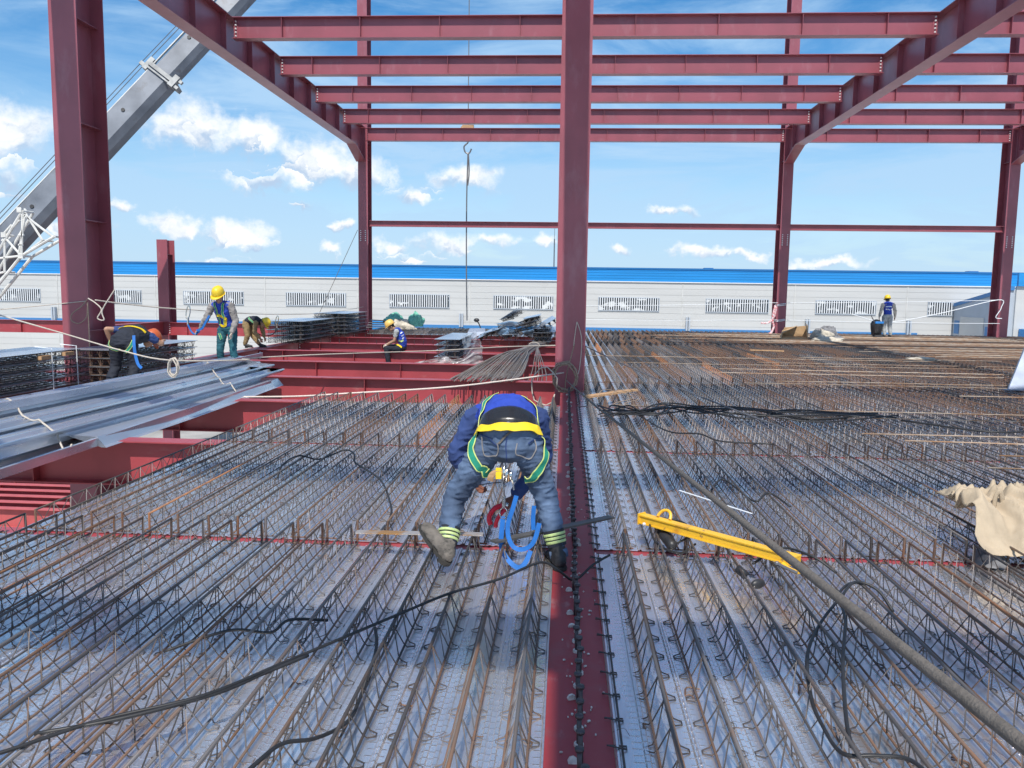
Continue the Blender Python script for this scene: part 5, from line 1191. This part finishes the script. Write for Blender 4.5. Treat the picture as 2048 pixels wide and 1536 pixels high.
strap(man, 'lanyard', [(-.355,4.885,.33),(-.36,4.88,.25),(-.365,4.87,.17),(-.35,4.86,.11),(-.30,4.83,.055),(-.245,4.80,.035),(-.205,4.82,.07),(-.18,4.85,.13)], 0.030, None, BS, flat=(0.15,-1,.35), edges=False)
strap(man, 'lanyard', [(-.275,4.90,.46),(-.295,4.89,.38),(-.325,4.885,.28),(-.315,4.87,.19),(-.27,4.86,.135),(-.20,4.85,.145),(-.155,4.85,.20),(-.13,4.87,.30)], 0.028, None, BS, flat=(0.2,-1,.3), edges=False)
strap(man, 'lanyard', [(-.165,4.90,.40),(-.17,4.895,.32),(-.165,4.89,.25)], 0.027, None, BS, flat=(0.3,-1,0), edges=False)
pt = thing('red_pliers', 'red handled tying pliers held in the bent worker\'s gloved hand', 'pliers', (-.43,5.32,.2))
MB().tube(crom([(-.375,5.335,.285),(-.44,5.29,.27),(-.475,5.27,.215),(-.465,5.265,.165)]), [(0.019,.011)]*19, 8).build('handle', M['red'], pt, True)
MB().tube(crom([(-.365,5.325,.265),(-.40,5.275,.235),(-.425,5.26,.19),(-.43,5.262,.15)]), [(0.017,.010)]*19, 8).build('handle', M['red'], pt, True)
MB().ell((-.36,5.335,.275),(.022,.014,.026),None,10,8).build('jaw', M['chrome'], pt, True)
cable('tie_wire', [(-.55,5.36,.41),(-.48,5.33,.43),(-.40,5.33,.44),(-.33,5.34,.45)], 0.003, 'cable', 'thin dark tie wire in the bent worker\'s left glove', 'wire')

def legs(hL, hR, kL, kR, aL, aR, tL, tR):
    return dict(hipL=hL, hipR=hR, knL=kL, knR=kR, anL=(aL[0],aL[1],aL[2]+0.10), anR=(aR[0],aR[1],aR[2]+0.10), heelL=aL, heelR=aR, toeL=tL, toeR=tR)
# 2. standing man, yellow helmet, facing the camera (his left is at picture right)
X, Y0 = -6.72, 15.80
J = P3(pel=(X,Y0+.05,.93), mid=(X-.02,Y0+.02,1.08), chest=(X-.04,Y0-.08,1.28), neck=(X-.05,Y0-.15,1.43), head=(X-.05,Y0-.20,1.555), hf=(-.1,-1,-.5), hu=(0,-.5,1),
   shL=(X-.22,Y0-.10,1.385), elL=(X-.34,Y0-.15,1.12), wrL=(X-.49,Y0-.10,.90), hdL=((-.6,.1,-.5),(.2,-.2,-1),(.4,-1,.1),.5),
   shR=(X+.14,Y0-.10,1.38), elR=(X+.24,Y0-.10,1.08), wrR=(X+.19,Y0-.20,.85), hdR=((-.05,-.1,-1),(-1,0,0),(0,-1,0),.5),
   **legs((X-.10,Y0+.05,.90),(X+.10,Y0+.05,.90),(X-.13,Y0-.02,.48),(X+.14,Y0-.02,.48),(X-.14,Y0+.08,.0),(X+.16,Y0+.08,.0),(X-.16,Y0-.17,.0),(X+.19,Y0-.17,.0)))
m2, tr2, jk2, sl2 = person('standing worker in a bright yellow helmet, blue vest and teal trousers, facing the camera', J, M['royal'], [M['teal']], M['bootblack'], M['helm_y'], 'skin', 0.0085, sleeves='long', sleeve_m=M['greysleeve'], glove_m='glove', bulk=0.88, legw=0.85, cvox=0.012)
b2 = bvh_of(jk2); c2_ = bvh_of(tr2)
for sx in (-.115,.075): strap(m2, 'harness_strap', [(X-.04+sx,Y0-.2,1.45),(X-.04+sx*1.0,Y0-.3,1.30),(X-.03+sx*.8,Y0-.25,1.10),(X-.02+sx*.9,Y0-.2,.96)], 0.045, b2, GS, 0.008)
strap(m2, 'chest_belt', [(X-.13,Y0-.25,1.17),(X-.03,Y0-.25,1.11),(X+.09,Y0-.2,1.06)], 0.05, b2, [M['yellow_belt'],M['yellow_belt']], 0.012, edges=False)
strap(m2, 'waist_belt', [(X-.12,Y0-.2,.93),(X-.0,Y0-.25,.93),(X+.08,Y0-.2,1.02),(X+.12,Y0-.18,1.05)], 0.05, b2, [M['yellow_belt'],M['yellow_belt']], 0.014, edges=False)
strap(m2, 'thigh_strap', [(X-.16,Y0-.2,.86),(X-.08,Y0-.2,.78),(X-.02,Y0-.15,.72)], 0.045, c2_, GS, 0.008)
strap(m2, 'lanyard', [(X-.25,Y0-.2,1.18),(X-.34,Y0-.22,1.02),(X-.40,Y0-.22,.92),(X-.52,Y0-.2,.88)], 0.04, None, BS, flat=(.2,-1,.2), edges=False)
# 3. man with the red helmet, bent over the stack, rump to the camera
X, Y0 = -7.05, 12.55
J = P3(pel=(X+.02,Y0,.83), mid=(X+.05,Y0+.14,.93), chest=(X+.07,Y0+.36,.95), neck=(X+.10,Y0+.52,.89), head=(X+.13,Y0+.60,.84), hf=(.3,.45,-.85), hu=(.6,.75,.35),
   shL=(X-.15,Y0+.38,1.0), elL=(X-.37,Y0+.20,1.03), wrL=(X-.34,Y0+.28,.80), hdL=((.45,.5,-.6),(.8,0,.2),(0,.3,.8),.5),
   shR=(X+.25,Y0+.40,.91), elR=(X+.38,Y0+.52,.78), wrR=(X+.30,Y0+.72,.82), hdR=((-.3,.8,.1),(0,.2,-1),(-1,0,0),.5),
   **legs((X-.09,Y0,.81),(X+.13,Y0,.81),(X-.14,Y0+.04,.45),(X+.18,Y0+.04,.45),(X-.16,Y0-.20,.0),(X+.2,Y0-.20,.0),(X-.18,Y0+.07,.0),(X+.23,Y0+.07,.0)))
m3, tr3, jk3, _ = person('worker with an orange-red helmet in dark clothes bending over the left panel stack', J, M['blackcloth'], [M['blackcloth']], M['bootblack'], M['helm_r'], 'skin', 0.0085, sleeves='short', sleeve_m=M['navy'], bulk=1.15, legw=1.0, cvox=0.012)
b3 = bvh_of(tr3); j3 = bvh_of(jk3)
strap(m3, 'thigh_strap', [(X-.19,Y0-.06,.86),(X-.17,Y0-.13,.76),(X-.05,Y0-.13,.70),(X+.02,Y0-.1,.69)], 0.05, b3, GS, 0.010)
strap(m3, 'thigh_strap', [(X+.22,Y0-.06,.87),(X+.2,Y0-.12,.77),(X+.13,Y0-.13,.70),(X+.05,Y0-.12,.65)], 0.05, b3, GS, 0.010)
strap(m3, 'back_strap', [(X-.14,Y0+.12,1.04),(X+.0,Y0+.14,1.09),(X+.16,Y0+.2,1.07),(X+.27,Y0+.25,.98)], 0.045, j3, [M['yellow_belt'],M['yellow_belt']], 0.010, edges=False)
strap(m3, 'lanyard', [(X+.24,Y0-.08,.95),(X+.26,Y0-.12,.80),(X+.28,Y0-.13,.65),(X+.33,Y0-.15,.50),(X+.40,Y0-.17,.44)], 0.045, None, BS, flat=(.2,-1,.1), edges=False)
# 4. khaki worker bending to the right on the left girder
X, Y0 = -9.36, 23.5
J = P3(pel=(X,Y0,.72), mid=(X+.10,Y0-.02,.80), chest=(X+.28,Y0-.05,.80), neck=(X+.42,Y0-.06,.76), head=(X+.53,Y0-.07,.71), hf=(.55,-.2,-.9), hu=(.9,0,.4),
   shL=(X+.36,Y0+.14,.77), elL=(X+.40,Y0+.16,.50), wrL=(X+.48,Y0+.08,.30), hdL=((.3,-.1,-.9),(-.3,-.9,0),(.8,0,.3),.6),
   shR=(X+.34,Y0-.20,.74), elR=(X+.30,Y0-.22,.47), wrR=(X+.44,Y0-.16,.28), hdR=((.4,.1,-.9),(-.3,.9,0),(.8,0,.3),.6),
   **legs((X,Y0+.10,.70),(X,Y0-.10,.70),(X+.10,Y0+.13,.36),(X+.06,Y0-.14,.36),(X+.30,Y0+.12,.0),(X-.03,Y0-.13,.0),(X+.54,Y0+.12,.0),(X+.22,Y0-.13,.0)))
m4, tr4, jk4, _ = person('worker in khaki clothes and yellow helmet bending down on the left girder', J, M['blackcloth'], [M['khaki']], M['bootblack'], M['helm_y'], 'skin', 0.011, sleeves='long', sleeve_m=M['khaki'], bulk=0.95, legw=0.95, cvox=0.014)
j4 = bvh_of(jk4); strap(m4, 'harness_strap', [(X+.08,Y0-.2,.90),(X+.2,Y0-.22,.80),(X+.32,Y0-.2,.72)], 0.05, j4, GS, 0.01)
# 5. sitting man on the fifth beam, looking down to the left
X, Y0 = -4.62, 22.78
J = P3(pel=(X+.03,Y0+.02,.13), mid=(X+.05,Y0,.28), chest=(X-.03,Y0-.02,.50), neck=(X-.15,Y0-.03,.64), head=(X-.27,Y0-.05,.71), hf=(-.9,-.25,-.55), hu=(-.5,0,.85),
   shL=(X-.10,Y0+.17,.60), elL=(X-.20,Y0+.18,.36), wrL=(X-.40,Y0+.10,.22), hdL=((-.9,-.2,-.3),(.1,-.2,-1),(0,-1,.2),.6),
   shR=(X-.08,Y0-.21,.59), elR=(X-.14,Y0-.26,.33), wrR=(X-.36,Y0-.17,.20), hdR=((-.9,.1,-.3),(0,.3,-1),(0,1,.3),.6),
   **legs((X,Y0+.10,.11),(X,Y0-.11,.11),(X-.40,Y0+.13,.12),(X-.39,Y0-.14,.12),(X-.36,Y0+.13,-.40),(X-.33,Y0-.14,-.40),(X-.60,Y0+.13,-.42),(X-.57,Y0-.14,-.42)))
m5, tr5, jk5, _ = person('worker in a faded yellow helmet sitting on a red beam, side view, blue vest', J, M['royal'], [M['blackcloth']], M['bootblack'], M['helm_o'], 'skin', 0.010, sleeves='short', sleeve_m=M['lightgrey'], glove_m='glove', bulk=0.95, cvox=0.013)
j5 = bvh_of(jk5)
strap(m5, 'reflective_strip', [(X+.10,Y0-.15,.35),(X+.02,Y0-.2,.30),(X-.06,Y0-.2,.33)], 0.05, j5, [M['lime'],M['lime']], 0.008, edges=False)
strap(m5, 'waist_belt', [(X-.12,Y0-.14,.22),(X-.02,Y0-.2,.20),(X+.06,Y0-.2,.14)], 0.05, bvh_of(tr5), [M['yellow_belt'],M['yellow_belt']], 0.01, edges=False)
for k in range(3): strap(m5, 'vest_print', [(X+.05+.02*k,Y0-.1,.56-.07*k),(X+.02+.03*k,Y0-.18,.53-.07*k)], 0.03, j5, [M['white_print'],M['white_print']], 0.007, edges=False)
# 6. far worker, back to the camera
X, Y0 = 12.86, 33.5
J = P3(pel=(X,Y0,1.04), mid=(X,Y0+.0,1.17), chest=(X-.01,Y0+.02,1.38), neck=(X-.01,Y0+.05,1.53), head=(X-.01,Y0+.08,1.65), hf=(0,1,-.2), hu=(0,.2,1),
   shL=(X-.20,Y0,1.49), elL=(X-.27,Y0-.02,1.23), wrL=(X-.30,Y0+.05,.98), hdL=((0,.1,-1),(1,0,0),(0,1,0),.5),
   shR=(X+.19,Y0,1.49), elR=(X+.27,Y0-.02,1.24), wrR=(X+.30,Y0+.02,.98), hdR=((0,.1,-1),(-1,0,0),(0,1,0),.5),
   **legs((X-.09,Y0,1.0),(X+.09,Y0,1.0),(X-.10,Y0+.03,.60),(X+.12,Y0+.03,.60),(X-.08,Y0-.03,.17),(X+.15,Y0-.03,.17),(X-.10,Y0+.22,.17),(X+.17,Y0+.22,.17)))
m6, tr6, jk6, _ = person('distant worker with a blue vest seen from behind near the right rear edge', J, M['royal'], [M['lightgrey']], M['bootblack'], M['helm_y'], 'skin', 0.012, sleeves='long', sleeve_m=M['rag'], bulk=0.92, cvox=0.015)
j6 = bvh_of(jk6)
strap(m6, 'reflective_strip', [(X-.15,Y0-.12,1.40),(X,Y0-.15,1.40),(X+.15,Y0-.12,1.40)], 0.04, j6, [M['white_print'],M['white_print']], 0.008, edges=False)
for k in range(4): strap(m6, 'vest_print', [(X-.125+.07*k,Y0-.15,1.285),(X-.10+.07*k,Y0-.15,1.285),(X-.08+.07*k,Y0-.15,1.285)], 0.045, j6, [M['white_print'],M['white_print']], 0.008, edges=False)
bc = thing('tool_cart', 'dark wheeled bin with blue lid left of the distant worker', 'bin', (12.45,33.4,.15))
MB().loft([(12.47,33.5,.30),(12.44,33.45,.50),(12.40,33.4,.72)],[(0.15,.2),(0.19,.22),(0.20,.22)],(0,1,0),16).build('body', M['blacktool'], bc, True)
MB().tube([(12.33,33.3,.18),(12.62,33.3,.18)],.09,12).build('wheel', M['cable'], bc); MB().box((12.30,33.2,.72),(12.62,33.6,.80)).build('lid', M['blueplastic'], bc)
MB().tube([(12.3,33.3,.75),(12.12,33.2,1.02)],.02,6).build('handle', M['steelwire'], bc)
